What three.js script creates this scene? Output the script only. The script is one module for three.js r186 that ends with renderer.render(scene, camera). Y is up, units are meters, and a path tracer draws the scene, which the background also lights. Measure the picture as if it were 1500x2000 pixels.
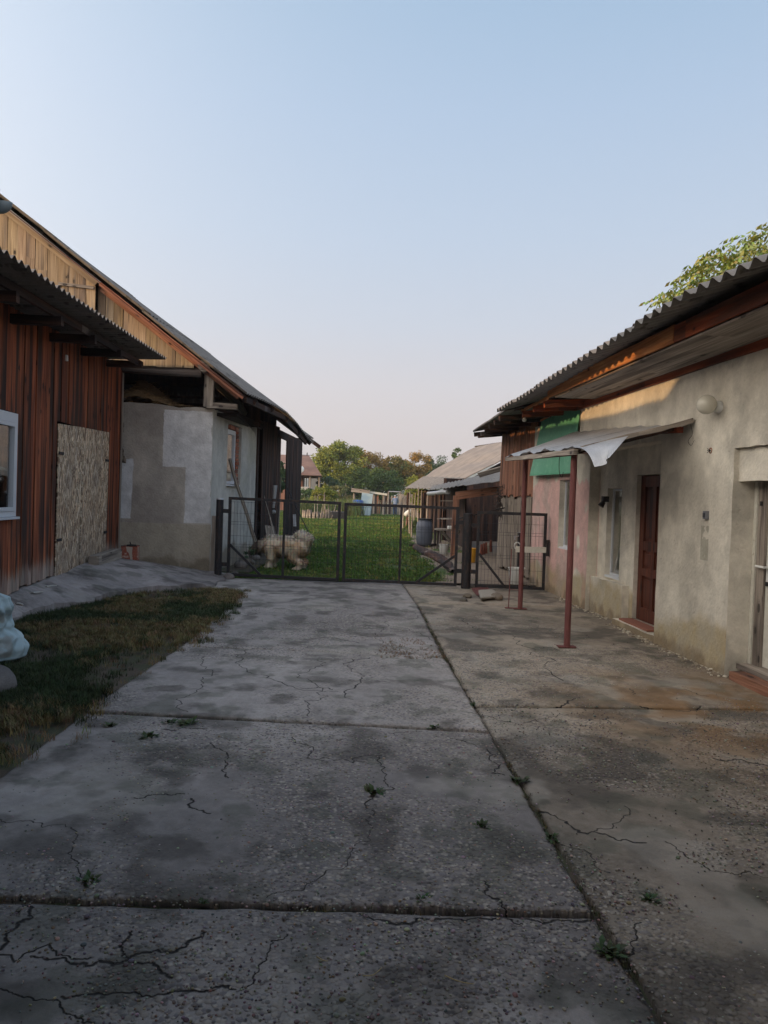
import * as THREE from 'three';
import { mergeGeometries, mergeVertices } from 'three/addons/utils/BufferGeometryUtils.js';
import { MarchingCubes } from 'three/addons/objects/MarchingCubes.js';
import { RoundedBoxGeometry } from 'three/addons/geometries/RoundedBoxGeometry.js';

// ---------------------------------------------------------------- camera, sky, sun, exposure
const scene = new THREE.Scene();
const R = Math.PI / 180;
const camera = new THREE.PerspectiveCamera(2 * Math.atan(1000 / 1450) / R, 0.75, 0.05, 6000);
camera.position.set(0, 1.55, 0);
camera.rotation.order = 'YXZ';
camera.rotation.set(-1.19 * R, -4.5 * R, 1.9 * R);
camera.updateMatrixWorld(true);
const sunDir = new THREE.Vector3(-1, 0.128, 0.45).normalize();
{
  const stops = [[-90, 205, 196, 190], [0, 226, 214, 208], [4, 228, 219, 218], [8, 224, 222, 227], [13, 211, 221, 236], [19, 199, 217, 239], [27, 184, 208, 236], [35, 166, 197, 228], [60, 134, 173, 216], [90, 118, 160, 207]];
  const lin = (c) => Math.pow((c / 255 + 0.055) / 1.055, 2.4);
  const w = 512, h = 256, data = new Float32Array(w * h * 4), d = new THREE.Vector3();
  for (let j = 0; j < h; j++) for (let i = 0; i < w; i++) {
    const el = ((j + 0.5) / h - 0.5) * Math.PI, az = ((i + 0.5) / w - 0.5) * 2 * Math.PI;
    d.set(Math.cos(el) * Math.cos(az), Math.sin(el), Math.cos(el) * Math.sin(az));
    let k = 1; const e = el / R;
    while (k < stops.length - 1 && stops[k][0] < e) k++;
    const a = stops[k - 1], b = stops[k], t = Math.min(1, Math.max(0, (e - a[0]) / (b[0] - a[0])));
    const near = Math.pow((1 + d.dot(sunDir)) / 2, 4), glow = [3.5, 2.95, 2.3];
    for (let c = 0; c < 3; c++) data[(j * w + i) * 4 + c] = (lin(a[c + 1]) * (1 - t) + lin(b[c + 1]) * t) * 0.93 + near * glow[c];
    data[(j * w + i) * 4 + 3] = 1;
  }
  const t = new THREE.DataTexture(data, w, h, THREE.RGBAFormat, THREE.FloatType);
  t.mapping = THREE.EquirectangularReflectionMapping; t.magFilter = t.minFilter = THREE.LinearFilter; t.needsUpdate = true;
  scene.background = t; scene.environment = t;
}
const sun = new THREE.DirectionalLight(new THREE.Color().setRGB(1, 0.6, 0.27), 3.8);
sun.position.copy(sunDir).multiplyScalar(60).add(new THREE.Vector3(0, 0, -15));
sun.target.position.set(0, 0, -15);
sun.castShadow = true; sun.shadow.radius = 1; sun.shadow.mapSize.set(4096, 4096);
Object.assign(sun.shadow.camera, { left: -60, right: 60, top: 40, bottom: -40, near: 1, far: 200 });
scene.add(sun, sun.target);
const renderer = new THREE.WebGLRenderer({ antialias: true });
renderer.toneMapping = THREE.LinearToneMapping;
renderer.toneMappingExposure = 1.0;
renderer.shadowMap.enabled = true;

// ---------------------------------------------------------------- helpers
const V = (x, y, z) => new THREE.Vector3(x, y, z);
function rngOf(s) { return () => { s |= 0; s = s + 0x6D2B79F5 | 0; let t = Math.imul(s ^ s >>> 15, 1 | s); t = t + Math.imul(t ^ t >>> 7, 61 | t) ^ t; return ((t ^ t >>> 14) >>> 0) / 4294967296; }; }
let rnd = rngOf(7);
const rr = (a, b) => a + (b - a) * rnd();
const pick = (a) => a[Math.floor(rnd() * a.length)];
const lerp = (a, b, t) => a + (b - a) * t, clamp = (x, a = 0, b = 1) => Math.min(b, Math.max(a, x));
const sstep = (a, b, x) => { const t = clamp((x - a) / (b - a)); return t * t * (3 - 2 * t); };
const mix3 = (a, b, t) => [a[0] + (b[0] - a[0]) * t, a[1] + (b[1] - a[1]) * t, a[2] + (b[2] - a[2]) * t];
const NT = new Float32Array(65536); { const r = rngOf(99); for (let i = 0; i < 65536; i++) NT[i] = r(); }
function vn(x, y) {
  const xi = Math.floor(x), yi = Math.floor(y); let fx = x - xi, fy = y - yi;
  fx = fx * fx * (3 - 2 * fx); fy = fy * fy * (3 - 2 * fy);
  const x0 = xi & 255, x1 = (xi + 1) & 255, y0 = (yi & 255) << 8, y1 = ((yi + 1) & 255) << 8;
  const a = NT[y0 | x0], b = NT[y0 | x1], c = NT[y1 | x0], d = NT[y1 | x1];
  return a + (b - a) * fx + (c - a + (a - b - c + d) * fx) * fy;
}
function fbm(x, y, o = 4) { let s = 0, a = 0.5, n = 0; for (let i = 0; i < o; i++) { s += a * vn(x + i * 17.3, y + i * 31.7); n += a; a *= 0.5; x *= 2.03; y *= 2.03; } return s / n; }
const hash = (i, j) => NT[((j * 157 + 31) & 255) << 8 | ((i * 113 + 57 + j * 29) & 255)];
// photograph pixel (1500 x 2000) -> point on a known surface
const ray = (px, py) => V((px - 750) / 1450, -(py - 1000) / 1450, -1).applyEuler(camera.rotation);
const along = (d, t) => camera.position.clone().addScaledVector(d, t);
const onY = (px, py, y = 0) => { const d = ray(px, py); return along(d, (y - 1.55) / d.y); };
const onX = (px, py, x) => { const d = ray(px, py); return along(d, x / d.x); };
const onZ = (px, py, z) => { const d = ray(px, py); return along(d, z / d.z); };
const names = {};
function numbered(n) { const k = names[n] = (names[n] ?? -1) + 1; return k ? `${n}_${String(k).padStart(3, '0')}` : n; }
function tag(o, label, category, group, kind) { Object.assign(o.userData, { label, category }); if (group) o.userData.group = group; if (kind) o.userData.kind = kind; return o; }
function thing(name, label, category, pos = [0, 0, 0], group) { const g = new THREE.Group(); g.name = numbered(name); g.position.set(...pos); scene.add(g); return tag(g, label, category, group); }
function clean(g) { const h = g.index ? g.toNonIndexed() : g; for (const k of Object.keys(h.attributes)) if (!['position', 'normal', 'uv', 'color'].includes(k)) h.deleteAttribute(k); return h; }
function merge(list) {
  list = list.map(clean);
  const col = list.some((g) => g.attributes.color);
  if (col) for (const g of list) if (!g.attributes.color) paint(g, [1, 1, 1]);
  for (const g of list) if (!g.attributes.uv) g.setAttribute('uv', new THREE.BufferAttribute(new Float32Array(g.attributes.position.count * 2), 2));
  return list.length === 1 ? list[0] : mergeGeometries(list);
}
function paint(g, c) { const n = g.attributes.position.count, a = new Float32Array(n * 3); for (let i = 0; i < n; i++) a.set(c, i * 3); g.setAttribute('color', new THREE.BufferAttribute(a, 3)); return g; }
// one mesh from one or several geometries; a child keeps its parent's frame
function obj(name, geos, mat, parent) {
  const g = Array.isArray(geos) ? merge(geos) : geos;
  if (mat.vertexColors && !g.attributes.color) paint(g, [1, 1, 1]);
  const m = new THREE.Mesh(g, mat);
  m.name = parent ? name : numbered(name);
  if (parent) { parent.updateWorldMatrix(true, false); g.applyMatrix4(parent.matrixWorld.clone().invert()); parent.add(m); } else scene.add(m);
  return m;
}
// geometries are given in world coordinates; single things get their origin moved to their base
function lone(name, geos, mat, label, category, group, kind) {
  const g = Array.isArray(geos) ? merge(geos) : geos; g.computeBoundingBox();
  const b = g.boundingBox, c = V((b.min.x + b.max.x) / 2, b.min.y, (b.min.z + b.max.z) / 2);
  g.translate(-c.x, -c.y, -c.z);
  if (mat.vertexColors && !g.attributes.color) paint(g, [1, 1, 1]);
  const m = new THREE.Mesh(g, mat); m.name = numbered(name); m.position.copy(c); scene.add(m);
  return tag(m, label, category, group, kind);
}
function structure(name, geos, mat, parent) { const m = obj(name, geos, mat, parent); if (!parent) m.userData.kind = 'structure'; return m; }
// a sawn board or beam from a to b: width w along `side`, thickness t across, seg stations with small irregularities
function plank(a, b, w, t, side, { seg = 1, jit = 0, tone, bow = 0, uoff, voff, slant = 0 } = {}) {
  const dir = b.clone().sub(a), L = dir.length(); dir.normalize();
  const nrm = dir.clone().cross(side).normalize(), sd = nrm.clone().cross(dir).normalize();
  const P = [], N = [], U = [], u0 = uoff ?? rnd() * 7, v0 = voff ?? rnd() * 5, rings = [];
  for (let i = 0; i <= seg; i++) {
    const c = a.clone().lerp(b, i / seg).addScaledVector(nrm, bow * Math.sin(Math.PI * i / seg) + (jit ? rr(-jit, jit) * 0.4 : 0)), l = -w / 2 + (jit ? rr(-jit, jit) : 0), r = w / 2 + (jit ? rr(-jit, jit) : 0);
    rings.push([[l, -t / 2], [r, -t / 2], [r, t / 2], [l, t / 2]].map(([x, y]) => c.clone().addScaledVector(sd, x).addScaledVector(nrm, y).addScaledVector(dir, i === seg ? x * slant : 0)));
  }
  const quad = (p, q, r, s, n, uv) => { for (const [v, k] of [[p, 0], [r, 2], [q, 1], [p, 0], [s, 3], [r, 2]]) { P.push(v.x, v.y, v.z); N.push(n.x, n.y, n.z); U.push(...uv[k]); } };
  const ns = [nrm.clone().negate(), sd, nrm, sd.clone().negate()], ws = [w, t, w, t];
  for (let i = 0; i < seg; i++) for (let k = 0; k < 4; k++) {
    const A = rings[i], B = rings[i + 1], k2 = (k + 1) % 4, va = v0 + L * i / seg, vb = v0 + L * (i + 1) / seg, ua = u0 + (k > 1 ? w : 0), ub = ua + ws[k];
    quad(A[k], B[k], B[k2], A[k2], ns[k], [[ua, va], [ua, vb], [ub, vb], [ub, va]]);
  }
  const e = (q, n) => quad(q[0], q[1], q[2], q[3], n, [[u0, v0], [u0 + w, v0], [u0 + w, v0 + t], [u0, v0 + t]]);
  e(rings[0], dir.clone().negate()); e(rings[seg].slice().reverse(), dir);
  const g = new THREE.BufferGeometry();
  g.setAttribute('position', new THREE.Float32BufferAttribute(P, 3)); g.setAttribute('normal', new THREE.Float32BufferAttribute(N, 3)); g.setAttribute('uv', new THREE.Float32BufferAttribute(U, 2));
  return tone ? paint(g, tone) : g;
}
const UP = V(0, 1, 0), XA = V(1, 0, 0), ZA = V(0, 0, 1);
const box = (x0, x1, y0, y1, z0, z1, o = {}) => plank(V((x0 + x1) / 2, y0, (z0 + z1) / 2), V((x0 + x1) / 2, y1, (z0 + z1) / 2), x1 - x0, z1 - z0, XA, o);
function tube(a, b, r0, r1 = r0, seg = 10, { bend = 0, rings = 1, wob = 0 } = {}) {
  const g = new THREE.CylinderGeometry(r1, r0, a.distanceTo(b), seg, rings);
  const q = new THREE.Quaternion().setFromUnitVectors(UP, b.clone().sub(a).normalize()), L = a.distanceTo(b);
  if (bend || wob) { const p = g.attributes.position; for (let i = 0; i < p.count; i++) { const t = p.getY(i) / L + 0.5; p.setX(i, p.getX(i) + bend * Math.sin(Math.PI * t) + wob * (vn(t * 5 + r0 * 900, 3) - 0.5)); p.setZ(i, p.getZ(i) + wob * (vn(t * 5 + r0 * 900, 9) - 0.5)); } g.computeVertexNormals(); }
  return g.applyQuaternion(q).translate((a.x + b.x) / 2, (a.y + b.y) / 2, (a.z + b.z) / 2);
}
const ball = (c, r, s = 2) => new THREE.IcosahedronGeometry(r, s).translate(c.x, c.y, c.z);
function rock(c, r, seed = rnd() * 99, sq = 0.75, det = 2) {
  const g = mergeVertices(new THREE.IcosahedronGeometry(1, det).deleteAttribute('uv').deleteAttribute('normal')), p = g.attributes.position, rot = new THREE.Euler(rnd() * 6, rnd() * 6, rnd() * 6);
  for (let i = 0; i < p.count; i++) { const v = V(p.getX(i), p.getY(i), p.getZ(i)); const k = 0.78 + 0.5 * fbm(v.x * 1.4 + seed, v.y * 1.4 + v.z * 1.1 + seed * 2, 3); v.multiplyScalar(k * r).applyEuler(rot); v.y *= sq; p.setXYZ(i, v.x, v.y, v.z); }
  g.computeVertexNormals(); const n = p.count, uv = new Float32Array(n * 2); for (let i = 0; i < n; i++) { uv[i * 2] = p.getX(i) + p.getZ(i); uv[i * 2 + 1] = p.getY(i) + p.getZ(i) * 0.4; }
  g.setAttribute('uv', new THREE.BufferAttribute(uv, 2));
  return g.translate(c.x, c.y, c.z);
}
// grid surface f(u, v) -> Vector3, uv in metres from g(u, v); thick > 0 makes a closed sheet
function surf(nu, nv, f, uvf, thick = 0, nrmDir) {
  const P = [], U = [], I = [], id = (i, j, k) => k * (nu + 1) * (nv + 1) + j * (nu + 1) + i, pts = [];
  for (let j = 0; j <= nv; j++) for (let i = 0; i <= nu; i++) { const p = f(i / nu, j / nv); pts.push(p); P.push(p.x, p.y, p.z); U.push(...uvf(i / nu, j / nv, p)); }
  for (let j = 0; j < nv; j++) for (let i = 0; i < nu; i++) I.push(id(i, j, 0), id(i + 1, j, 0), id(i + 1, j + 1, 0), id(i, j, 0), id(i + 1, j + 1, 0), id(i, j + 1, 0));
  const g = new THREE.BufferGeometry();
  if (thick) {
    for (let k = 0; k < pts.length; k++) { const p = pts[k].clone().addScaledVector(nrmDir, -thick); P.push(p.x, p.y, p.z); U.push(U[k * 2], U[k * 2 + 1]); }
    for (let j = 0; j < nv; j++) for (let i = 0; i < nu; i++) I.push(id(i, j, 1), id(i + 1, j + 1, 1), id(i + 1, j, 1), id(i, j, 1), id(i, j + 1, 1), id(i + 1, j + 1, 1));
    const rim = (a, b) => { const n = pts.length; I.push(a, b, b + n, a, b + n, a + n); };
    for (let i = 0; i < nu; i++) { rim(id(i + 1, 0, 0), id(i, 0, 0)); rim(id(i, nv, 0), id(i + 1, nv, 0)); }
    for (let j = 0; j < nv; j++) { rim(id(0, j, 0), id(0, j + 1, 0)); rim(id(nu, j + 1, 0), id(nu, j, 0)); }
  }
  g.setAttribute('position', new THREE.Float32BufferAttribute(P, 3)); g.setAttribute('uv', new THREE.Float32BufferAttribute(U, 2)); g.setIndex(I); g.computeVertexNormals();
  return g;
}
// corrugated sheet between eave points A (start) B (end) and ridge points C (above A) D (above B)
function corrugated(A, B, C, D, { pitch = 0.177, amp = 0.024, thick = 0.007, rows = 3, phase = 0, sag = 0, lift } = {}) {
  const W = A.distanceTo(B), n = Math.max(2, Math.round(W / pitch * 8)), nrm = B.clone().sub(A).cross(C.clone().sub(A)).normalize(); if (nrm.y < 0) nrm.negate();
  const L = A.distanceTo(C), uo = rnd() * 3, vo = rnd() * 3;
  return surf(n, rows, (u, v) => A.clone().lerp(B, u).lerp(C.clone().lerp(D, u), v).addScaledVector(nrm, amp * Math.cos((u * W / pitch + phase) * 2 * Math.PI) - sag * Math.sin(Math.PI * v) + (lift ? lift(u, v) : 0)), (u, v) => [uo + u * W, vo + v * L], thick, nrm);
}
// ---------------------------------------------------------------- textures
function tex(w, h, fn, { size = [1, 1], color = true } = {}) {
  const d = new Uint8Array(w * h * 4);
  for (let j = 0; j < h; j++) for (let i = 0; i < w; i++) { const c = fn((i + 0.5) / w, (j + 0.5) / h, i, j), k = (j * w + i) * 4; if (color) { d[k] = clamp(c[0]) * 255; d[k + 1] = clamp(c[1]) * 255; d[k + 2] = clamp(c[2]) * 255; } else d[k] = d[k + 1] = d[k + 2] = clamp(c) * 255; d[k + 3] = 255; }
  const t = new THREE.DataTexture(d, w, h, THREE.RGBAFormat);
  t.wrapS = t.wrapT = THREE.RepeatWrapping; t.magFilter = THREE.LinearFilter; t.minFilter = THREE.LinearMipmapLinearFilter; t.generateMipmaps = true;
  if (color) t.colorSpace = THREE.SRGBColorSpace;
  t.repeat.set(1 / size[0], 1 / size[1]); t.needsUpdate = true; return t;
}
const rgb = (r, g, b) => [r / 255, g / 255, b / 255];
function woodMaps(seed, dark, mid, light, { stain = 0.4, stainCol = [0.07, 0.05, 0.05], foot, grain = 1, w = 256, h = 1024, knots = 26 } = {}) {
  const WM = w / 256, r = rngOf(seed), kn = Array.from({ length: knots }, () => [r() * WM, r(), 0.007 + r() * 0.013]);
  const H = new Float32Array(w * h);
  const map = tex(w, h, (u, v, i, j) => {
    const x = u * WM, y = v * 4, wv = (fbm(x * 5 + seed, y * 1.1, 3) - 0.5) * 0.05;
    let g = fbm((x + wv) * 70 + seed, y * 2.4 + seed, 3), s = fbm((x + wv) * 9 + seed * 3, y * 0.9, 3);
    let t = 0.55 * g + 0.5 * s, kd = 0;
    for (const [kx, ky, kr] of kn) { const dx = Math.abs(x - kx), dy = Math.abs(v - ky) * 4 * 0.45; if (dx < 0.06 && dy < 0.12) { const q = Math.hypot(dx, dy) / kr; if (q < 1) kd = Math.max(kd, 0.9); else if (q < 2.4) kd = Math.max(kd, 0.35 * (2.4 - q) * (0.6 + 0.4 * Math.sin(q * 14))); } }
    let c = t < 0.5 ? mix3(dark, mid, sstep(0.22, 0.5, t)) : mix3(mid, light, sstep(0.5, 0.8, t));
    c = mix3(c, dark.map((q) => q * 0.5), kd);
    const st = sstep(1 - stain - 0.1, 1 - stain + 0.22, fbm(x * 8 + seed * 5, y * 0.7 + seed, 4) + 0.25 * (g - 0.5) + (foot ? 0.12 * (1 - v) : 0));
    c = mix3(c, stainCol, st * 0.85);
    if (foot) { const f = sstep(0, 1, (0.33 + 0.3 * (fbm(x * 22, y * 3, 3) - 0.5) - y) / 0.22); c = mix3(c, foot.map((q) => q * (0.7 + 0.6 * g)), f * 0.85); }
    const fine = (NT[(j * 131 + i * 71) & 65535] - 0.5) * 0.05 * grain;
    H[j * w + i] = 0.5 + 0.6 * (g - 0.5) - kd * 0.2;
    return [c[0] + fine, c[1] + fine, c[2] + fine];
  }, { size: [WM, 4] });
  const bump = tex(w, h, (u, v, i, j) => H[j * w + i], { size: [WM, 4], color: false });
  return { map, bumpMap: bump, bumpScale: 0.006 };
}
const std = (o) => new THREE.MeshStandardMaterial({ roughness: 0.9, metalness: 0, ...o });
const C = (r, g, b) => new THREE.Color().setRGB(r, g, b, THREE.SRGBColorSpace).clone();
const col = (r, g, b) => new THREE.Color(r / 255, g / 255, b / 255).convertSRGBToLinear();
const M = {};
M.shedWood = std({ ...woodMaps(3, rgb(76, 40, 28), rgb(140, 76, 47), rgb(190, 116, 76), { stain: 0.42, stainCol: rgb(44, 31, 27), foot: rgb(164, 152, 144), w: 768, knots: 50 }), vertexColors: true });
M.gableWood = std({ ...woodMaps(11, rgb(92, 80, 66), rgb(152, 133, 108), rgb(186, 168, 142), { stain: 0.36, stainCol: rgb(98, 88, 80), w: 512 }), vertexColors: true });
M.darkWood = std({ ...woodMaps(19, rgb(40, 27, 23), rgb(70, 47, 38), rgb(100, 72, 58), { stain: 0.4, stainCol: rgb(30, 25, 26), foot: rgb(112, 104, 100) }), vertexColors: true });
M.brownWood = std({ ...woodMaps(23, rgb(92, 60, 46), rgb(138, 95, 74), rgb(172, 128, 104), { stain: 0.3, stainCol: rgb(66, 46, 40) }), vertexColors: true });
M.greyWood = std({ ...woodMaps(29, rgb(96, 88, 82), rgb(146, 136, 126), rgb(182, 172, 160), { stain: 0.35, stainCol: rgb(72, 64, 60) }), vertexColors: true });
M.fasciaWood = std({ ...woodMaps(37, rgb(108, 50, 30), rgb(146, 70, 40), rgb(186, 110, 70), { stain: 0.44, stainCol: rgb(70, 40, 30), knots: 12 }), vertexColors: true });  // stain blotches double as dappled sun and shade painted into the wood
M.fasciaLight = std({ ...woodMaps(41, rgb(150, 92, 52), rgb(190, 124, 74), rgb(214, 156, 102), { stain: 0.28, stainCol: rgb(96, 48, 30), knots: 10 }), vertexColors: true });  // paler fascia copy, dappled sunlight put into the colour
{
  const f = (u, v, i, j) => { const a = fbm(u * 8, v * 8, 4), b = fbm(u * 40 + 9, v * 40, 3), n = NT[(i * 37 + j * 211) & 65535] - 0.5, l = sstep(0.62, 0.72, fbm(u * 16 + 40, v * 16, 4)); let c = mix3(rgb(98, 95, 93), rgb(136, 131, 126), a * 0.7 + b * 0.3); c = mix3(c, rgb(72, 70, 66), l * 0.7); return c.map((q) => q + n * 0.05); };
  const g = tex(512, 512, f, { size: [2, 2] });
  M.cement = std({ map: g, roughness: 0.95 });
  M.felt = std({ map: tex(512, 512, (u, v, i, j) => { const a = fbm(u * 6, v * 6, 4), n = NT[(i * 37 + j * 211) & 65535] - 0.5; return mix3(rgb(112, 106, 104), rgb(150, 142, 134), a).map((q) => q + n * 0.06); }, { size: [3, 3] }), roughness: 0.9 });
  M.galv = std({ map: tex(512, 512, (u, v, i, j) => { const a = fbm(u * 10, v * 10, 4), b = fbm(u * 60, v * 60, 2), n = NT[(i * 37 + j * 211) & 65535] - 0.5; return mix3(rgb(148, 150, 154), rgb(196, 198, 202), a * 0.6 + b * 0.4).map((q) => q + n * 0.03); }, { size: [1, 1] }), roughness: 0.5, metalness: 0.35 });
  M.stone = std({ map: tex(256, 256, (u, v, i, j) => { const a = fbm(u * 6, v * 6, 4), n = NT[(i * 37 + j * 211) & 65535] - 0.5; return mix3(rgb(92, 88, 86), rgb(150, 144, 138), a).map((q) => q + n * 0.1); }), vertexColors: true });
}
M.blackIron = std({ map: tex(256, 256, (u, v, i, j) => { const a = fbm(u * 8, v * 8, 4), r = sstep(0.56, 0.7, fbm(u * 14 + 5, v * 14, 4)), n = NT[(i * 37 + j * 211) & 65535] - 0.5; return mix3(mix3(rgb(24, 23, 26), rgb(42, 40, 44), a), rgb(72, 52, 44), r * 0.6).map((q) => q + n * 0.03); }, { size: [0.8, 0.8] }), roughness: 0.7 });
M.wire = std({ color: col(62, 62, 68), roughness: 0.55, metalness: 0.5 });
M.rustRed = std({ map: tex(128, 512, (u, v, i, j) => { const a = fbm(u * 6, v * 26, 4), n = NT[(i * 37 + j * 211) & 65535] - 0.5; return mix3(rgb(92, 50, 48), rgb(128, 78, 74), a).map((q) => q + n * 0.07); }, { size: [0.25, 1] }), roughness: 0.75 });
M.pvc = std({ color: col(206, 210, 216), roughness: 0.4 });
M.whitePaint = std({ map: tex(256, 512, (u, v, i, j) => { const a = fbm(u * 8, v * 30, 4), w = sstep(0.7, 0.82, fbm(u * 26 + 7, v * 30, 4)); return mix3(mix3(rgb(188, 186, 174), rgb(214, 211, 200), a), rgb(150, 136, 116), w * 0.6); }, { size: [0.6, 1.2] }), roughness: 0.6 });
M.glass = new THREE.MeshPhysicalMaterial({ color: 0xffffff, transmission: 1, thickness: 0, roughness: 0.03, ior: 1.5 });
M.room = std({ color: col(58, 54, 50) });
M.blackRubber = std({ color: col(26, 26, 28), roughness: 0.7 });
M.whitePlastic = std({ color: col(214, 216, 214), roughness: 0.45 });
M.yellowPlastic = std({ color: col(206, 150, 46), roughness: 0.5 });
// ---------------------------------------------------------------- ground
const yJoint = [[1.42, 13.4], [1.38, 10.46], [1.21, 7.13], [1.15, 4.86], [1.07, 2.7], [1.05, 2.1], [0.98, -1]];   // x of the long joint at distance s = -z
const jointX = (s) => { for (let i = 0; i < yJoint.length - 1; i++) { const [xa, sa] = yJoint[i], [xb, sb] = yJoint[i + 1]; if (s <= sa && s >= sb) return lerp(xa, xb, (sa - s) / (sa - sb)); } return s > 13 ? 1.42 : 0.98; };
const crackLines = [];
{
  const px = [[[0, 1600], [60, 1604], [140, 1648], [168, 1718]], [[705, 1600], [640, 1700], [520, 1752]], [[1165, 1788], [1060, 1800], [960, 1792], [850, 1790], [690, 1768]], [[570, 1440], [605, 1482], [690, 1490], [745, 1476]], [[40, 1745], [60, 1790], [0, 1850]], [[60, 1862], [140, 1878], [260, 1862], [400, 1815]], [[255, 1815], [300, 1880], [335, 1905]], [[400, 1282], [392, 1340], [366, 1392]], [[722, 1286], [702, 1330], [690, 1368]], [[832, 1196], [745, 1230], [722, 1258]], [[760, 1222], [822, 1236], [845, 1250]], [[880, 1440], [960, 1508], [985, 1512]], [[1035, 1562], [1130, 1622], [1262, 1642]], [[1062, 1640], [1150, 1662], [1192, 1702]], [[1252, 1800], [1238, 1862], [1205, 1862]], [[945, 1720], [985, 1770], [1020, 1800]], [[0, 1925], [110, 1948], [190, 1992]], [[120, 1942], [320, 1936], [460, 1926]], [[470, 1926], [520, 1870], [560, 1820]], [[410, 1452], [440, 1490], [445, 1520]], [[740, 1480], [770, 1540], [720, 1600]], [[940, 1200], [1000, 1240], [1100, 1330]], [[1300, 1640], [1420, 1700], [1500, 1712]], [[620, 1290], [640, 1360], [600, 1400]], [[480, 1270], [520, 1320], [600, 1350], [660, 1352]]];
  for (const l of px) { let p = l.map(([x, y]) => onY(x, y)).map((v) => [v.x, -v.z]); for (let k = 0; k < 5; k++) { const q = [p[0]]; for (let i = 1; i < p.length; i++) { const a = p[i - 1], b = p[i], d = Math.hypot(a[0] - b[0], a[1] - b[1]) * 0.24; q.push([(a[0] + b[0]) / 2 + rr(-d, d), (a[1] + b[1]) / 2 + rr(-d, d)], b); } p = q; } crackLines.push(p); }
  for (let k = 0; k < 30; k++) { const x = rr(-1.4, 3.5), s = rr(1.5, 10), a = rnd() * 6.28, L = rr(0.2, 0.8); let p = [[x, s], [x + Math.cos(a) * L, s + Math.sin(a) * L * 0.6]]; for (let e = 0; e < 6; e++) { const q = [p[0]]; for (let i = 1; i < p.length; i++) { const m = p[i - 1], b = p[i], d = Math.hypot(m[0] - b[0], m[1] - b[1]) * 0.26; q.push([(m[0] + b[0]) / 2 + rr(-d, d), (m[1] + b[1]) / 2 + rr(-d, d)], b); } p = q; } crackLines.push(p); }
}
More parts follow.
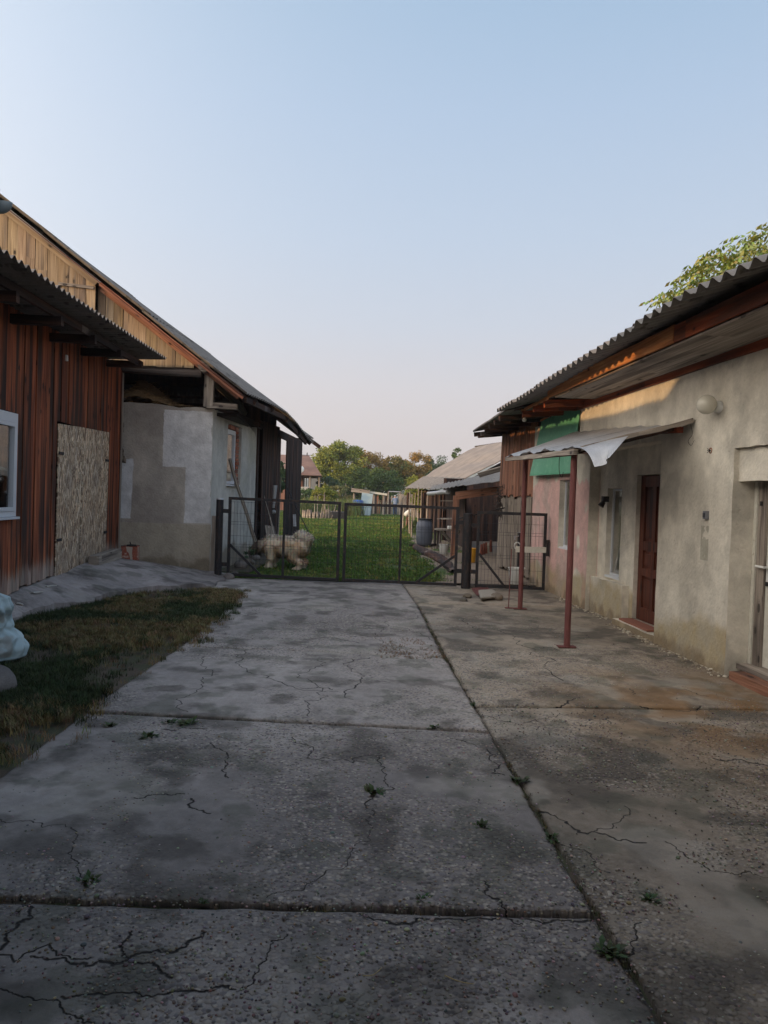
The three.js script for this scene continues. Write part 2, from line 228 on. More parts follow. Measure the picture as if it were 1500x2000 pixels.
function concreteMaps(x0, x1, s0, s1, w, h) {
  const n = w * h, crack = new Float32Array(n), sx = w / (x1 - x0), ss = h / (s1 - s0);
  for (const l of crackLines) { const wd0 = 0.0016 + 0.004 * hash(l.length, (l[0][0] * 99) | 0); for (let i = 1; i < l.length; i++) { const [ax, as] = l[i - 1], [bx, bs] = l[i], L = Math.hypot(ax - bx, as - bs), st = Math.max(1, Math.ceil(L * sx)); for (let k = 0; k < st; k++) { const cx = (lerp(ax, bx, k / st) - x0) * sx, cs = (lerp(as, bs, k / st) - s0) * ss, wd = wd0 * (0.25 + 1.5 * vn(i * 0.45, l.length + l[0][0] * 7)), rx = wd * sx, rs = wd * ss; for (let j = Math.floor(cs - rs - 1); j <= cs + rs + 1; j++) for (let q = Math.floor(cx - rx - 1); q <= cx + rx + 1; q++) { if (q < 0 || j < 0 || q >= w || j >= h) continue; const e = Math.hypot((q - cx) / Math.max(rx, 0.7), (j - cs) / Math.max(rs, 0.7)), v = clamp(1.35 - e); if (v > crack[j * w + q]) crack[j * w + q] = v; } } } }
  const B = new Float32Array(n), cell = 0.017, wr = rgb(178, 170, 158);
  const map = tex(w, h, (u, v, i, j) => {
    const x = x0 + (x1 - x0) * u, s = s0 + (s1 - s0) * v, right = sstep(-0.05, 0.05, x - jointX(s));
    const big = fbm(x * 0.55 + 3, s * 0.55 + 8, 4), m = fbm(x * 2.7 + 20, s * 2.7, 4), f = fbm(x * 22, s * 22, 3), px = NT[(i * 7919 + j * 104729 + ((i * j) >> 3)) & 65535] - 0.5;
    let c = mix3(mix3(rgb(122, 116, 113), rgb(154, 147, 142), sstep(0.25, 0.75, big)), mix3(rgb(122, 112, 100), rgb(154, 142, 126), sstep(0.25, 0.75, big)), right);
    c = c.map((q) => q * (0.85 + 0.3 * m) + (f - 0.5) * 0.1 + px * 0.07);
    let hgt = 0.5 + (f - 0.5) * 0.5;
    const bare = sstep(0.4, 0.62, fbm(x * 1.1 + 60, s * 1.1 + 9, 4) + (s < 9 ? 0.04 : -0.12));
    const ci = Math.floor(x / cell), cj = Math.floor(s / cell); let best = 9, bi = 0, bj = 0;
    for (let a = -1; a <= 1; a++) for (let b = -1; b <= 1; b++) { const hx = hash(ci + a, cj + b), hy = hash(cj + b + 7, ci + a), d = Math.hypot((ci + a + hx - x / cell), (cj + b + hy - s / cell)) / (0.28 + 0.5 * hash(ci + a + 91, cj + b + 3)); if (d < best) { best = d; bi = ci + a; bj = cj + b; } }
    if (best < 1) { const t = hash(bi + 5, bj + 11), k = bare * (1 - best * best * 0.6); if (t > 0.34) { c = mix3(c, t > 0.86 ? wr : t > 0.6 ? rgb(150, 140, 128) : t > 0.45 ? rgb(112, 106, 108) : rgb(82, 76, 74), k * 0.85); hgt += 0.45 * k; } } else hgt -= 0.25 * bare * clamp(best - 1);
    // moss and damp dirt blotches, ochre soil wash by the house, pale worn patches
    const dirt = sstep(0.5, 0.68, fbm(x * 3.4 + 90, s * 3.4 + 33, 6) - 0.02), moss = sstep(0.55, 0.7, fbm(x * 5.3 + 11, s * 5.3 + 71, 6) );
    c = mix3(c, rgb(50, 46, 42), dirt * 0.42 * (0.4 + 1.2 * f)); c = mix3(c, rgb(62, 66, 54), moss * 0.3);
    const oc = Math.exp(-(((x - 3.1) / 1.1) ** 2) - (((s - 5.4) / 1.1) ** 2)), oc2 = oc * sstep(0.36, 0.62, fbm(x * 3 + 5, s * 3 + 2, 4)); c = mix3(c, rgb(126, 92, 58), oc2 * 0.8);
    const pale = sstep(0.63, 0.74, fbm(x * 1.9 + 140, s * 1.9 + 8, 4)); c = mix3(c, rgb(164, 158, 148), pale * 0.4);
    const k = crack[j * w + i]; if (k > 0) { c = mix3(c, rgb(28, 25, 23), Math.min(1, k * 1.1)); hgt -= k * 0.9; }
    B[j * w + i] = clamp(hgt);
    return c;
  }, { size: [x1 - x0, s1 - s0] });
  const bump = tex(w, h, (u, v, i, j) => B[j * w + i], { size: [x1 - x0, s1 - s0], color: false });
  for (const t of [map, bump]) t.offset.set(-x0 / (x1 - x0), -s0 / (s1 - s0));
  return std({ map, bumpMap: bump, bumpScale: 0.012, roughness: 0.93, vertexColors: true });
}
const CZ = { a: concreteMaps(-2.5, 1.7, 1.2, 5.4, 2048, 2048), b: concreteMaps(-2.5, 1.9, 4.8, 13.8, 1024, 2048), c: concreteMaps(0.8, 4.8, 1.2, 5.6, 2048, 2048), d: concreteMaps(0.8, 4.8, 5.4, 14.4, 1024, 2048) };
const pave = new THREE.Group(); pave.name = 'concrete_pavement'; pave.userData.kind = 'structure'; pave.userData.label = 'cracked grey concrete yard of cast slabs with open joints'; scene.add(pave);
// slab between four plan corners [x, s]: near-left, near-right, far-left, far-right
function slab(name, c, mat, nu, nv, { tilt = 0, tone = 1, gap = 0.003, y = 0 } = {}) {
  const g = surf(nu, nv, (u, v) => {
    let x = lerp(lerp(c[0][0], c[1][0], u), lerp(c[2][0], c[3][0], u), v), s = lerp(lerp(c[0][1], c[1][1], u), lerp(c[2][1], c[3][1], u), v);
    const e = 0.034, ix = (u < 0.5 ? 1 : -1), is = (v < 0.5 ? 1 : -1), W = Math.abs(c[1][0] - c[0][0]), D = Math.abs(c[2][1] - c[0][1]);
    const du = Math.min(u, 1 - u) * W, dv = Math.min(v, 1 - v) * D;
    x += ix * Math.exp(-du / 0.05) * (gap + e * (fbm(s * 4.5 + ix * 9, 3.3, 5) - 0.34)); s += is * Math.exp(-dv / 0.05) * (gap + e * (fbm(x * 4.5 + is * 5, 7.7 + c[0][1], 5) - 0.34));
    const edge = Math.min(du, dv), drop = 0.012 * Math.exp(-edge / 0.022);
    return V(x, y + tilt * (v - 0.5) + 0.022 * (fbm(x * 0.9, s * 0.9, 3) - 0.5) + 0.008 * (fbm(x * 7, s * 7, 3) - 0.5) - drop, -s);
  }, (u, v, p) => [p.x, -p.z], 0.09, UP);
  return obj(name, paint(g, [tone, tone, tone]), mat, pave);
}
const jx = jointX;
slab('slab', [[-1.9, 0.6], [jx(1), 0.6], [-1.75, 2.9], [jx(2.7), 2.705]], CZ.a, 150, 110, { tone: 0.86, y: -0.008 });  // tone darkens the near slabs: dirtier concrete plus foreground shade in the colour
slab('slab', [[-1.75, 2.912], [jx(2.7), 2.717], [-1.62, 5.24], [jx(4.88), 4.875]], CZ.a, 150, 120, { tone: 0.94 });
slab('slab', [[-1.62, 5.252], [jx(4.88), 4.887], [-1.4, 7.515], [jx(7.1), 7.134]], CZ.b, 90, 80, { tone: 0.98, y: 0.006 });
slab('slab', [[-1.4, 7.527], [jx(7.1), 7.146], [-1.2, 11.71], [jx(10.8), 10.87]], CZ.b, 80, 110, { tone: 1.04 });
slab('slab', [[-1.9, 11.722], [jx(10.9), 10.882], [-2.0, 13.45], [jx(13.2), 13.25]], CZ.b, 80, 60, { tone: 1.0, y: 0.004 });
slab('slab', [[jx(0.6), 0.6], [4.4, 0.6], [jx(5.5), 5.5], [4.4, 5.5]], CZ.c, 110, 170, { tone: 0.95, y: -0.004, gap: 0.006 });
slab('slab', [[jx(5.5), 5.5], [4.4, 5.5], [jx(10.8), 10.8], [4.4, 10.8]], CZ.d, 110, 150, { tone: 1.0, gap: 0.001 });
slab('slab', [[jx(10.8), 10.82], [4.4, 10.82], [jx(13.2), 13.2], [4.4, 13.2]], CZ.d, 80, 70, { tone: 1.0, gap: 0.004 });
// soil, lawn, path and the wide country beyond
const soilMap = tex(512, 512, (u, v, i, j) => { const a = fbm(u * 9, v * 9, 5), b = fbm(u * 50, v * 50, 3), n = NT[(i * 37 + j * 211) & 65535] - 0.5, gsn = sstep(0.48, 0.6, fbm(u * 14 + 9, v * 14 + 3, 4)); return mix3(mix3(rgb(58, 48, 40), rgb(96, 84, 68), a * 0.6 + b * 0.4), rgb(58, 66, 38), gsn * 0.6).map((q) => q + n * 0.09); }, { size: [2.2, 2.2] });
M.soil = std({ map: soilMap });
M.lawnSoil = std({ map: tex(512, 512, (u, v, i, j) => { const a = fbm(u * 9, v * 9, 5), b = fbm(u * 60, v * 40, 3), n = NT[(i * 37 + j * 211) & 65535] - 0.5; return mix3(rgb(50, 62, 28), rgb(84, 104, 42), a * 0.5 + b * 0.5).map((q) => q + n * 0.1); }, { size: [5, 5] }) });
M.country = std({ map: tex(512, 512, (u, v, i, j) => { const a = fbm(u * 9, v * 9, 5), b = fbm(u * 60, v * 40, 3); return mix3(rgb(66, 82, 42), rgb(104, 116, 60), a * 0.6 + b * 0.4); }, { size: [40, 40] }) });
{
  const g = surf(60, 60, (u, v) => { const a = u * 2 * Math.PI, r = 2200 * v * v; return V(Math.cos(a) * r, -0.1, Math.sin(a) * r - 10); }, (u, v, p) => [p.x, p.z]);
  const m = structure('ground', g, M.country); m.userData.label = 'open green country around the farmyard';
  const s = structure('yard_soil', surf(60, 80, (u, v) => { const x = lerp(-4, 4.3, u), z = lerp(3, -14.5, v); return V(x, -0.035 + 0.03 * (fbm(x * 2, z * 2, 3) - 0.5) + (x < -1.5 ? 0.035 * sstep(-1.5, -1.9, x) : 0), z); }, (u, v, p) => [p.x, p.z]), M.soil); s.userData.label = 'dark bare soil under the yard grass';
  const l = structure('lawn', surf(70, 120, (u, v) => { const z = lerp(-13.5, -95, v * v), x = lerp(-14 - 20 * v, 2.75 + 24 * v * v, u); return V(x, 0.01 + 0.09 * (fbm(x * 0.5, z * 0.5, 3) - 0.5), z); }, (u, v, p) => [p.x, p.z]), M.lawnSoil); l.userData.label = 'green lawn stretching away behind the gate';
  const p = structure('path', surf(40, 90, (u, v) => { const z = lerp(-13.22, -30, v), x = lerp(1.95 + 0.07 * (-14 - z) + 0.35 * fbm(z * 0.9, 3, 3), 9, u); return V(x, 0.028 + 0.06 * (fbm(x * 0.8, z * 0.8, 3) - 0.5), z); }, (u, v, p) => [p.x, -p.z + 3]), std({ map: tex(512, 512, (u, v, i, j) => { const a = fbm(u * 9, v * 9, 5), b = fbm(u * 50, v * 50, 3), n = NT[(i * 37 + j * 211) & 65535] - 0.5; return mix3(rgb(110, 96, 84), rgb(150, 134, 116), a * 0.6 + b * 0.4).map((q) => q + n * 0.07); }, { size: [2.5, 2.5] }) })); p.userData.label = 'trodden pale earth path beside the lawn';
}
// raised, broken concrete apron along the wooden shed and up to the barn corner
const apIn = (s) => lerp(0.2, 0.4, sstep(6.5, 12.6, s)) - 0.12 * sstep(12.9, 13.8, s), apOut = (s) => s < 8.9 ? -3.42 : s < 11.1 ? lerp(-3.42, -2.72, (s - 8.9) / 2.2) : s < 12.1 ? lerp(-2.72, -1.75, (s - 11.1)) : -1.75;
const apY = (x, s) => { const t = clamp((x + 3.9) / (apOut(s) + 3.9)); return lerp(apIn(s), s > 12 ? 0.03 : 0.07, Math.pow(t, 1.25)) + 0.05 * (fbm(x * 2, s * 2, 3) - 0.5) + 0.022 * (fbm(x * 9, s * 9, 4) - 0.5); };
{
  const g = surf(60, 200, (u, v) => { const s = lerp(5.2, 13.95, v), e = Math.pow(u, 0.8), x = lerp(-3.9, apOut(s) + 0.3 * (fbm(s * 2.6, 2, 4) - 0.5), e); return V(x, apY(x, s), -s); }, (u, v, p) => [p.x * 0.8 + 1, -p.z], 0.3, UP);
  const m = structure('concrete_apron', paint(g, [1.05, 1.03, 1.06]), CZ.b); m.userData.label = 'sloping broken concrete apron along the wooden shed wall';
}
// grass
function tuftGeo(n, h, w, lean, seed, bw = 0.002) {
  const r = rngOf(seed), P = [], N = [];
  for (let i = 0; i < n; i++) { const a = r() * 6.283, d = Math.sqrt(r()) * w, x = Math.cos(a) * d, z = Math.sin(a) * d, hh = h * (0.5 + r() * 0.6), b = r() * 6.283, l = lean * r() * hh, t = bw * (0.6 + r() * 0.8), q = b + 1.57, tx = x + Math.cos(b) * l, tz = z + Math.sin(b) * l, mx = x + Math.cos(b) * l * 0.35, mz = z + Math.sin(b) * l * 0.35, cx = Math.cos(q) * t, cz = Math.sin(q) * t; P.push(x - cx, 0, z - cz, x + cx, 0, z + cz, mx + cx * 0.7, hh * 0.6, mz + cz * 0.7, x - cx, 0, z - cz, mx + cx * 0.7, hh * 0.6, mz + cz * 0.7, mx - cx * 0.7, hh * 0.6, mz - cz * 0.7, mx - cx * 0.7, hh * 0.6, mz - cz * 0.7, mx + cx * 0.7, hh * 0.6, mz + cz * 0.7, tx, hh, tz); }
  const g = new THREE.BufferGeometry(); g.setAttribute('position', new THREE.Float32BufferAttribute(P, 3)); g.computeVertexNormals(); return g;
}
M.blade = std({ color: 0xffffff, roughness: 0.85 });
function scatter(name, geo, mat, list, label, category) {
  const im = new THREE.InstancedMesh(geo, mat, list.length), m = new THREE.Matrix4(), q = new THREE.Quaternion(), e = new THREE.Euler();
  list.forEach(([p, s, c, rot], i) => { e.set(rot?.[0] ?? rr(-0.15, 0.15), rot?.[1] ?? rnd() * 6.283, rot?.[2] ?? rr(-0.15, 0.15)); q.setFromEuler(e); m.compose(p, q, Array.isArray(s) ? V(...s) : V(s, s, s)); im.setMatrixAt(i, m); im.setColorAt(i, new THREE.Color(c[0], c[1], c[2])); });
  im.name = numbered(name); scene.add(im); return tag(im, label, category, undefined, 'stuff');
}
const linc = (r, g, b) => { const k = col(r, g, b); return [k.r, k.g, k.b]; };
function inside(p, poly) { let c = false; for (let i = 0, j = poly.length - 1; i < poly.length; j = i++) { const [xi, yi] = poly[i], [xj, yj] = poly[j]; if ((yi > p[1]) !== (yj > p[1]) && p[0] < (xj - xi) * (p[1] - yi) / (yj - yi) + xi) c = !c; } return c; }
{
  const poly = [[488, 1152], [450, 1205], [400, 1250], [318, 1288], [272, 1332], [190, 1402], [150, 1455], [60, 1496], [0, 1512]].map(([x, y]) => onY(x, y)).map((v) => [v.x, v.z]);
  poly.push([-3.45, -3.6], [-3.45, -8.9], [-2.75, -11.05], [-2.3, -11.65], [-1.9, -11.85]);
  const list = [], G1 = linc(58, 72, 34), G2 = linc(44, 56, 30), D1 = linc(140, 124, 84), D2 = linc(104, 88, 58);
  while (list.length < 26000) { const x = rr(-3.6, -0.9), z = rr(-12.1, -3.4), jitx = 0.36 * (fbm(x * 4, z * 4, 4) - 0.5); if (!inside([x + jitx, z], poly)) continue; const bare = fbm(x * 1.3 + 5, z * 1.3, 4); if (rnd() < sstep(0.46, 0.64, bare) * 0.92) continue; if (rnd() < 0.75 && !(inside([x + 0.16, z + 0.05], poly) && inside([x - 0.1, z - 0.12], poly) && inside([x + 0.1, z + 0.16], poly))) continue; const dry = sstep(0.47, 0.63, fbm(x * 0.9 + 40, z * 0.9 + 12, 4) + (x > -1.6 ? 0.1 : 0)); const c = rnd() < dry * 0.8 ? mix3(D1, D2, rnd()) : mix3(G1, G2, rnd()); list.push([V(x, -0.005 + (x < -1.5 ? 0.018 * sstep(-1.5, -1.9, x) : 0), z), rr(0.55, 1.15), c.map((q) => q * rr(0.7, 1.2))]); }
  scatter('grass', tuftGeo(10, 0.055, 0.045, 1.5, 3, 0.0022), M.blade, list, 'patchy half-dried grass between concrete slabs and wooden shed', 'grass');
  const far = [], F1 = linc(84, 116, 40), F2 = linc(62, 90, 34), F3 = linc(130, 130, 66);
  while (far.length < 46000) { const z = -13.4 - 46 * Math.pow(rnd(), 1.5), k = (-13.5 - z) / 46, x = rr(-6 - 10 * k, 2.9 + 7 * k); if (x < -2 + 0.175 * (-13.8 - z) - 0.4 && z > -21) continue; if (z > -36 && x > 2.05 + 0.07 * (-14 - z) + 0.35 * fbm(z * 0.9, 3, 3) + rr(-0.15, 0.15) && rnd() < 0.97) continue; const d = fbm(x * 0.7 + 3, z * 0.7, 4); if (z > -20 && d > 0.6 && rnd() < 0.6) continue; far.push([V(x, 0.01 + 0.09 * (fbm(x * 0.5, z * 0.5, 3) - 0.5) - 0.005, z), rr(0.7, 1.3) * (1 + k * 1.2), (rnd() < 0.12 + 0.3 * sstep(0.5, 0.65, d) ? F3 : mix3(F1, F2, rnd())).map((q) => q * rr(0.75, 1.2))]); }
  scatter('lawn_grass', tuftGeo(12, 0.058, 0.06, 1.2, 5, 0.0045), M.blade, far, 'short green lawn grass growing behind the mesh gate', 'grass');
  // exposed aggregate and loose pebbles on the slabs
  const peb = [], cols = [linc(150, 142, 132), linc(164, 156, 144), linc(112, 104, 98), linc(128, 112, 94), linc(92, 88, 88), linc(120, 116, 112)];
  while (peb.length < 26000) { const s = 1.7 + 8.5 * Math.pow(rnd(), 1.7), x = rr(-1.55, 3.6); if (fbm(x * 1.1 + 60, s * 1.1 + 9, 4) < 0.42 && rnd() < 0.86) continue; const r = rr(0.0025, 0.0062) * (rnd() < 0.03 ? 1.9 : 1); peb.push([V(x, 0.022 * (fbm(x * 0.9, s * 0.9, 3) - 0.5) + 0.008 * (fbm(x * 7, s * 7, 3) - 0.5) + (s < 2.7 ? -0.006 : 0), -s), [r, r * 0.6, r * rr(0.6, 1)], pick(cols).map((q) => q * rr(0.65, 1.05))]); }
  scatter('gravel', new THREE.IcosahedronGeometry(1, 1), std({ roughness: 0.85 }), peb, 'small worn pebbles set in the concrete surface', 'gravel');
  // moss and grass growing along the joints
  const jm = [], JG = [linc(46, 58, 30), linc(66, 72, 38), linc(104, 90, 58), linc(52, 44, 34)];
  const put = (x, s, k) => jm.push([V(x, -0.02, -s), k, pick(JG).map((q) => q * rr(0.7, 1.2))]);
  for (let i = 0; i < 900; i++) { const s = rr(1.7, 10.6); if (fbm(s * 2.2, 4, 3) > 0.44) put(jx(s) + rr(-0.02, 0.02), s, rr(0.25, 0.62)); }
  for (const [a, b, n] of [[[-1.4, 7.5], [1.2, 7.13], 160], [[-1.6, 5.24], [1.15, 4.88], 170], [[-1.75, 2.89], [1.07, 2.7], 120], [[-1.2, 11.72], [1.4, 10.86], 70]]) for (let i = 0; i < n; i++) { const t = rnd(); if (fbm(t * 9 + a[1], 1, 3) > 0.42) put(lerp(a[0], b[0], t), lerp(a[1], b[1], t) + rr(-0.015, 0.015), rr(0.25, 0.6)); }
  for (let i = 0; i < 420; i++) { const p = onY(rr(740, 872), rr(1248, 1288)); if (p.x < jx(-p.z) && fbm(p.x * 5, p.z * 5, 3) > 0.42) jm.push([V(p.x, 0.002, p.z), rr(0.25, 0.6), pick([linc(132, 92, 60), linc(112, 82, 54), linc(90, 76, 48)])]); }
  scatter('joint_grass', tuftGeo(8, 0.05, 0.022, 1.1, 8, 0.002), M.blade, jm, 'thin grass and moss growing along the slab joints', 'grass');
}
// weeds rooted in the cracks
function weedGeo(c, r, seed) {
  const q = rngOf(seed), P = [], A = [];
  for (let i = 0; i < 46; i++) { const a = q() * 6.283, l = r * (0.35 + q() * 0.75), el = 0.15 + q() * 0.9, w = l * 0.16, d = V(Math.cos(a) * Math.cos(el), Math.sin(el), Math.sin(a) * Math.cos(el)), s = V(-Math.sin(a), 0, Math.cos(a)), b = V(c.x + (q() - 0.5) * r * 0.7, c.y, c.z + (q() - 0.5) * r * 0.7), m = b.clone().addScaledVector(d, l * 0.55), t = b.clone().addScaledVector(d, l); t.y -= l * 0.2; const m1 = m.clone().addScaledVector(s, w), m2 = m.clone().addScaledVector(s, -w); for (const v of [b, m1, m2, m1, t, m2]) { P.push(v.x, v.y, v.z); } const cc = linc(44 + q() * 24, 60 + q() * 22, 30 + q() * 14); for (let k = 0; k < 6; k++) A.push(...cc); }
  const g = new THREE.BufferGeometry(); g.setAttribute('position', new THREE.Float32BufferAttribute(P, 3)); g.setAttribute('color', new THREE.Float32BufferAttribute(A, 3)); g.computeVertexNormals(); return g;
}
M.leafV = std({ vertexColors: true, roughness: 0.75 });
[[732, 1548, 0.13], [1012, 1524, 0.1], [942, 1612, 0.08], [765, 1602, 0.06], [365, 1414, 0.13], [330, 1410, 0.1], [215, 1418, 0.1], [1078, 1634, 0.07], [1270, 1755, 0.07], [825, 1754, 0.07], [1190, 1858, 0.1], [396, 1757, 0.04], [292, 1438, 0.11], [924, 1376, 0.07], [170, 1722, 0.09], [850, 1420, 0.08]].forEach(([x, y, r], i) => lone('weed', weedGeo(onY(x, y).add(V(0, -0.012, 0)), r * 0.66, 50 + i), M.leafV, 'small green weed rooted in a crack of the concrete', 'weed', 'weeds in the concrete cracks'));
// dry straws lying on the slabs
[[868, 1912, 925, 1930], [618, 1875, 640, 1885], [708, 1912, 745, 1898]].forEach(([a, b, c, d]) => { const p = onY(a, b).add(V(0, 0.012, 0)), q = onY(c, d).add(V(0, 0.014, 0)); lone('straw', tube(p, q, 0.0022, 0.0014, 6, { bend: 0.01, rings: 6 }), std({ color: col(158, 142, 104) }), 'thin dry straw lying on the dark concrete', 'straw', 'straws on the concrete'); });
M.greyPvc = std({ color: col(150, 152, 152), roughness: 0.45 });
// ---------------------------------------------------------------- plastered house along the yard (wall faces -x; s = -z)
const toWallX = (x0) => new THREE.Matrix4().makeBasis(V(0, 0, -1), V(0, 1, 0), V(1, 0, 0)).setPosition(x0, 0, 0);
function wallGeo(pts, holes, depth, m4, rough = 0) {
  const dens = (l) => { if (!rough) return l; const o = []; for (let i = 0; i < l.length; i++) { const a = l[i], b = l[(i + 1) % l.length], L = Math.hypot(a[0] - b[0], a[1] - b[1]), n = Math.max(1, Math.round(L / 0.12)), nx = (b[1] - a[1]) / L, ny = -(b[0] - a[0]) / L; for (let k = 0; k < n; k++) { const t = k / n, j = k ? rr(-rough, rough) : 0; o.push([lerp(a[0], b[0], t) + nx * j, lerp(a[1], b[1], t) + ny * j]); } } return o; };
  const sh = new THREE.Shape(dens(pts).map(([a, b]) => new THREE.Vector2(a, b)));
  for (const h of holes) sh.holes.push(new THREE.Path(h.map(([a, b]) => new THREE.Vector2(a, b))));
  return new THREE.ExtrudeGeometry(sh, { depth, bevelEnabled: false }).applyMatrix4(m4);
}
const rect = (a, b, c, d) => [[a, c], [b, c], [b, d], [a, d]];
function plasterMaps(w, h, sx, sy, fn, seed, bs = 0.01) {
  const B = new Float32Array(w * h);
  const map = tex(w, h, (u, v, i, j) => {
    const s = u * sx, y = v * sy, a = fbm(s * 1.1 + seed, y * 1.1, 5), b = fbm(s * 9 + seed, y * 9, 4), f = fbm(s * 45, y * 45 + seed, 3), px = NT[(i * 7919 + j * 104729 + ((i * j) >> 3)) & 65535] - 0.5, tr = fbm(s * 5 + seed * 2, y * 1.6, 4);
    let c = fn(s, y, a, b, f, tr);
    const pit = sstep(0.74, 0.86, fbm(s * 23 + 3, y * 27 + seed, 4)); c = c.map((q) => q * (0.92 + 0.16 * b) + (f - 0.5) * 0.05 + px * 0.035 - pit * 0.05);
    B[j * w + i] = clamp(0.5 + (f - 0.5) * 0.55 + (b - 0.5) * 0.5 - pit * 0.3); return c;
  }, { size: [sx, sy] });
  return { map, bumpMap: tex(w, h, (u, v, i, j) => B[j * w + i], { size: [sx, sy], color: false }), bumpScale: bs };
}
M.houseWall = std(plasterMaps(2048, 512, 14, 3.4, (s, y, a, b, f, tr) => {
  let c = mix3(rgb(190, 184, 171), rgb(220, 214, 200), sstep(0.3, 0.72, a * 0.6 + tr * 0.4));
  const pk = sstep(10.46, 10.5, s) * sstep(0.42, 0.5, fbm(s * 2.2, y * 1.1 + 4, 4) + 0.28 * sstep(0.35, 0.8, y) - 0.35 * sstep(1.75, 2.05, y) - (s > 12.5 ? 0.02 : 0));
  c = mix3(c, rgb(206, 164, 158), pk * 0.85);
  const damp = sstep(0.1, -0.12, y - 0.42 - 0.9 * (fbm(s * 1.5 + 7, y * 1.2, 4) - 0.5)); c = mix3(c, rgb(158, 142, 108), damp * (0.35 + 0.6 * b));
  const splash = sstep(0.06, -0.06, y - 0.1 - 0.3 * (fbm(s * 7, y * 3, 4) - 0.5)); c = mix3(c, rgb(122, 106, 84), splash * 0.7);
  const grey = sstep(0.56, 0.7, fbm(s * 2.6 + 30, y * 1.8 + 9, 5)); c = mix3(c, rgb(156, 152, 142), grey * 0.35);
  if (Math.abs(s - 7.02) < 0.075 && Math.abs(y - 1.2) < 0.17 && fbm(s * 20, y * 14, 2) > 0.35) c = mix3(c, rgb(142, 140, 126), 0.6);
  return c;
}, 5));
const house = thing('plastered_house', 'long cream plastered house with corrugated roof, brown door and pink painted bay', 'house', [3.9, 0, -7]);
obj('wall', wallGeo([[-5, -0.05], [5.05, -0.05], [5.05, 2.1], [6.55, 2.1], [6.56, -0.05], [8.05, -0.05], [8.05, 2.28], [10.78, 2.28], [10.76, 2.96], [-5, 2.92]], [], 0.22, toWallX(3.72), 0.007), M.houseWall, house);
obj('wall', wallGeo(rect(4.9, 6.62, 1.8, 2.098), [], 0.1, toWallX(3.77), 0.004), M.houseWall, house).userData.label = 'recessed plaster lintel panel above the white door';
obj('wall', wallGeo([[7.9, -0.05], [10.52, -0.05], [10.52, 2.9], [7.9, 2.9]], [rect(8.36, 9.2, 0.1, 1.93), rect(9.67, 10.18, 0.53, 1.77)], 0.2, toWallX(3.95)), M.houseWall, house);
obj('wall', wallGeo(rect(10.5, 11.06, -0.05, 2.29), [], 0.4, toWallX(3.8), 0.006), M.houseWall, house).userData.label = 'pink and grey pier beside the alcove';
obj('wall', wallGeo([[11.0, -0.05], [13.66, -0.05], [13.66, 2.94], [10.7, 2.94], [10.7, 2.3], [11.0, 2.3]], [rect(11.3, 12.06, 0.79, 1.92)], 0.25, toWallX(3.86), 0.005), M.houseWall, house).userData.label = 'pink painted bay with one window';
obj('plinth', [wallGeo(rect(9.32, 10.5, -0.05, 0.5), [], 0.12, toWallX(3.86), 0.006), wallGeo(rect(8.02, 9.32, -0.05, 0.075), [], 0.3, toWallX(3.74), 0.006)], M.houseWall, house);
obj('back_wall', [box(9.0, 9.2, 0, 4.0, -16.6, 5), box(3.95, 9, 0, 2.95, 4.8, 5), box(4.15, 9, 0, 2.95, -13.75, -13.6)], M.houseWall, house);
obj('room_floor', box(4.0, 9, -0.04, 0.05, -13.6, 4.8), M.room, house);
{ // crumbled mortar along the wall foot
  const l = []; for (let i = 0; i < 420; i++) { const s = rr(5.9, 11.8), w = s < 8.05 ? 3.72 : s < 9.3 ? 3.74 : s < 10.5 ? 3.86 : s < 11.06 ? 3.8 : 3.86; if (s < 6.5) continue; const r = rr(0.006, 0.02) * (rnd() < 0.06 ? 1.8 : 1); l.push([V(w - Math.pow(rnd(), 2) * 0.13, 0.004, -s), [r, r * 0.6, r], linc(...pick([[168, 158, 140], [140, 130, 114], [120, 108, 92], [188, 180, 164]]))]); }
  scatter('rubble', new THREE.IcosahedronGeometry(1, 0), std({}), l, 'crumbled plaster bits along the foot of the house wall', 'rubble');
}
// sink a window into a wall facing -x: s0..s1, y0..y1
function windowX(parent, s0, s1, y0, y1, x, tiltBar) {
  const f = 0.03, w = obj('window', [box(x + 0.02, x + 0.05, y0, y1, -s0 - f, -s0), box(x + 0.02, x + 0.05, y0, y1, -s1, -s1 + f), box(x + 0.02, x + 0.05, y0, y0 + f, -s1 + f, -s0 - f), box(x + 0.02, x + 0.05, y1 - f, y1, -s1 + f, -s0 - f)], M.pvc, parent);
  obj('pane', box(x + 0.028, x + 0.034, y0 + f, y1 - f, -s1 + f, -s0 - f), M.glass, w);
  obj('sill', box(x - 0.05, x + 0.08, y0 - 0.03, y0 - 0.002, -s1 - 0.02, -s0 + 0.02), M.pvc, w);
  const q = 0.04, t = 0.2; // inner sash standing ajar, hinged at the foot
  const A = (s, y) => V(x + 0.075 + (y - y0) * t, y, -s);
  obj('sash', [[s0 + f, s1 - f, y0 + f, y0 + f + q], [s0 + f, s1 - f, y1 - f - q, y1 - f]].map(([a, b, c, d]) => plank(A(a, (c + d) / 2), A(b, (c + d) / 2), q, 0.04, V(t, 1, 0))).concat([s0 + f + q / 2, s1 - f - q / 2].map((s) => plank(A(s, y0 + f + q), A(s, y1 - f - q), q, 0.04, ZA))), M.greyPvc, w);
  return w;
}
windowX(house, 9.675, 10.175, 0.56, 1.765, 4.0);
windowX(house, 11.305, 12.055, 0.82, 1.915, 3.93);
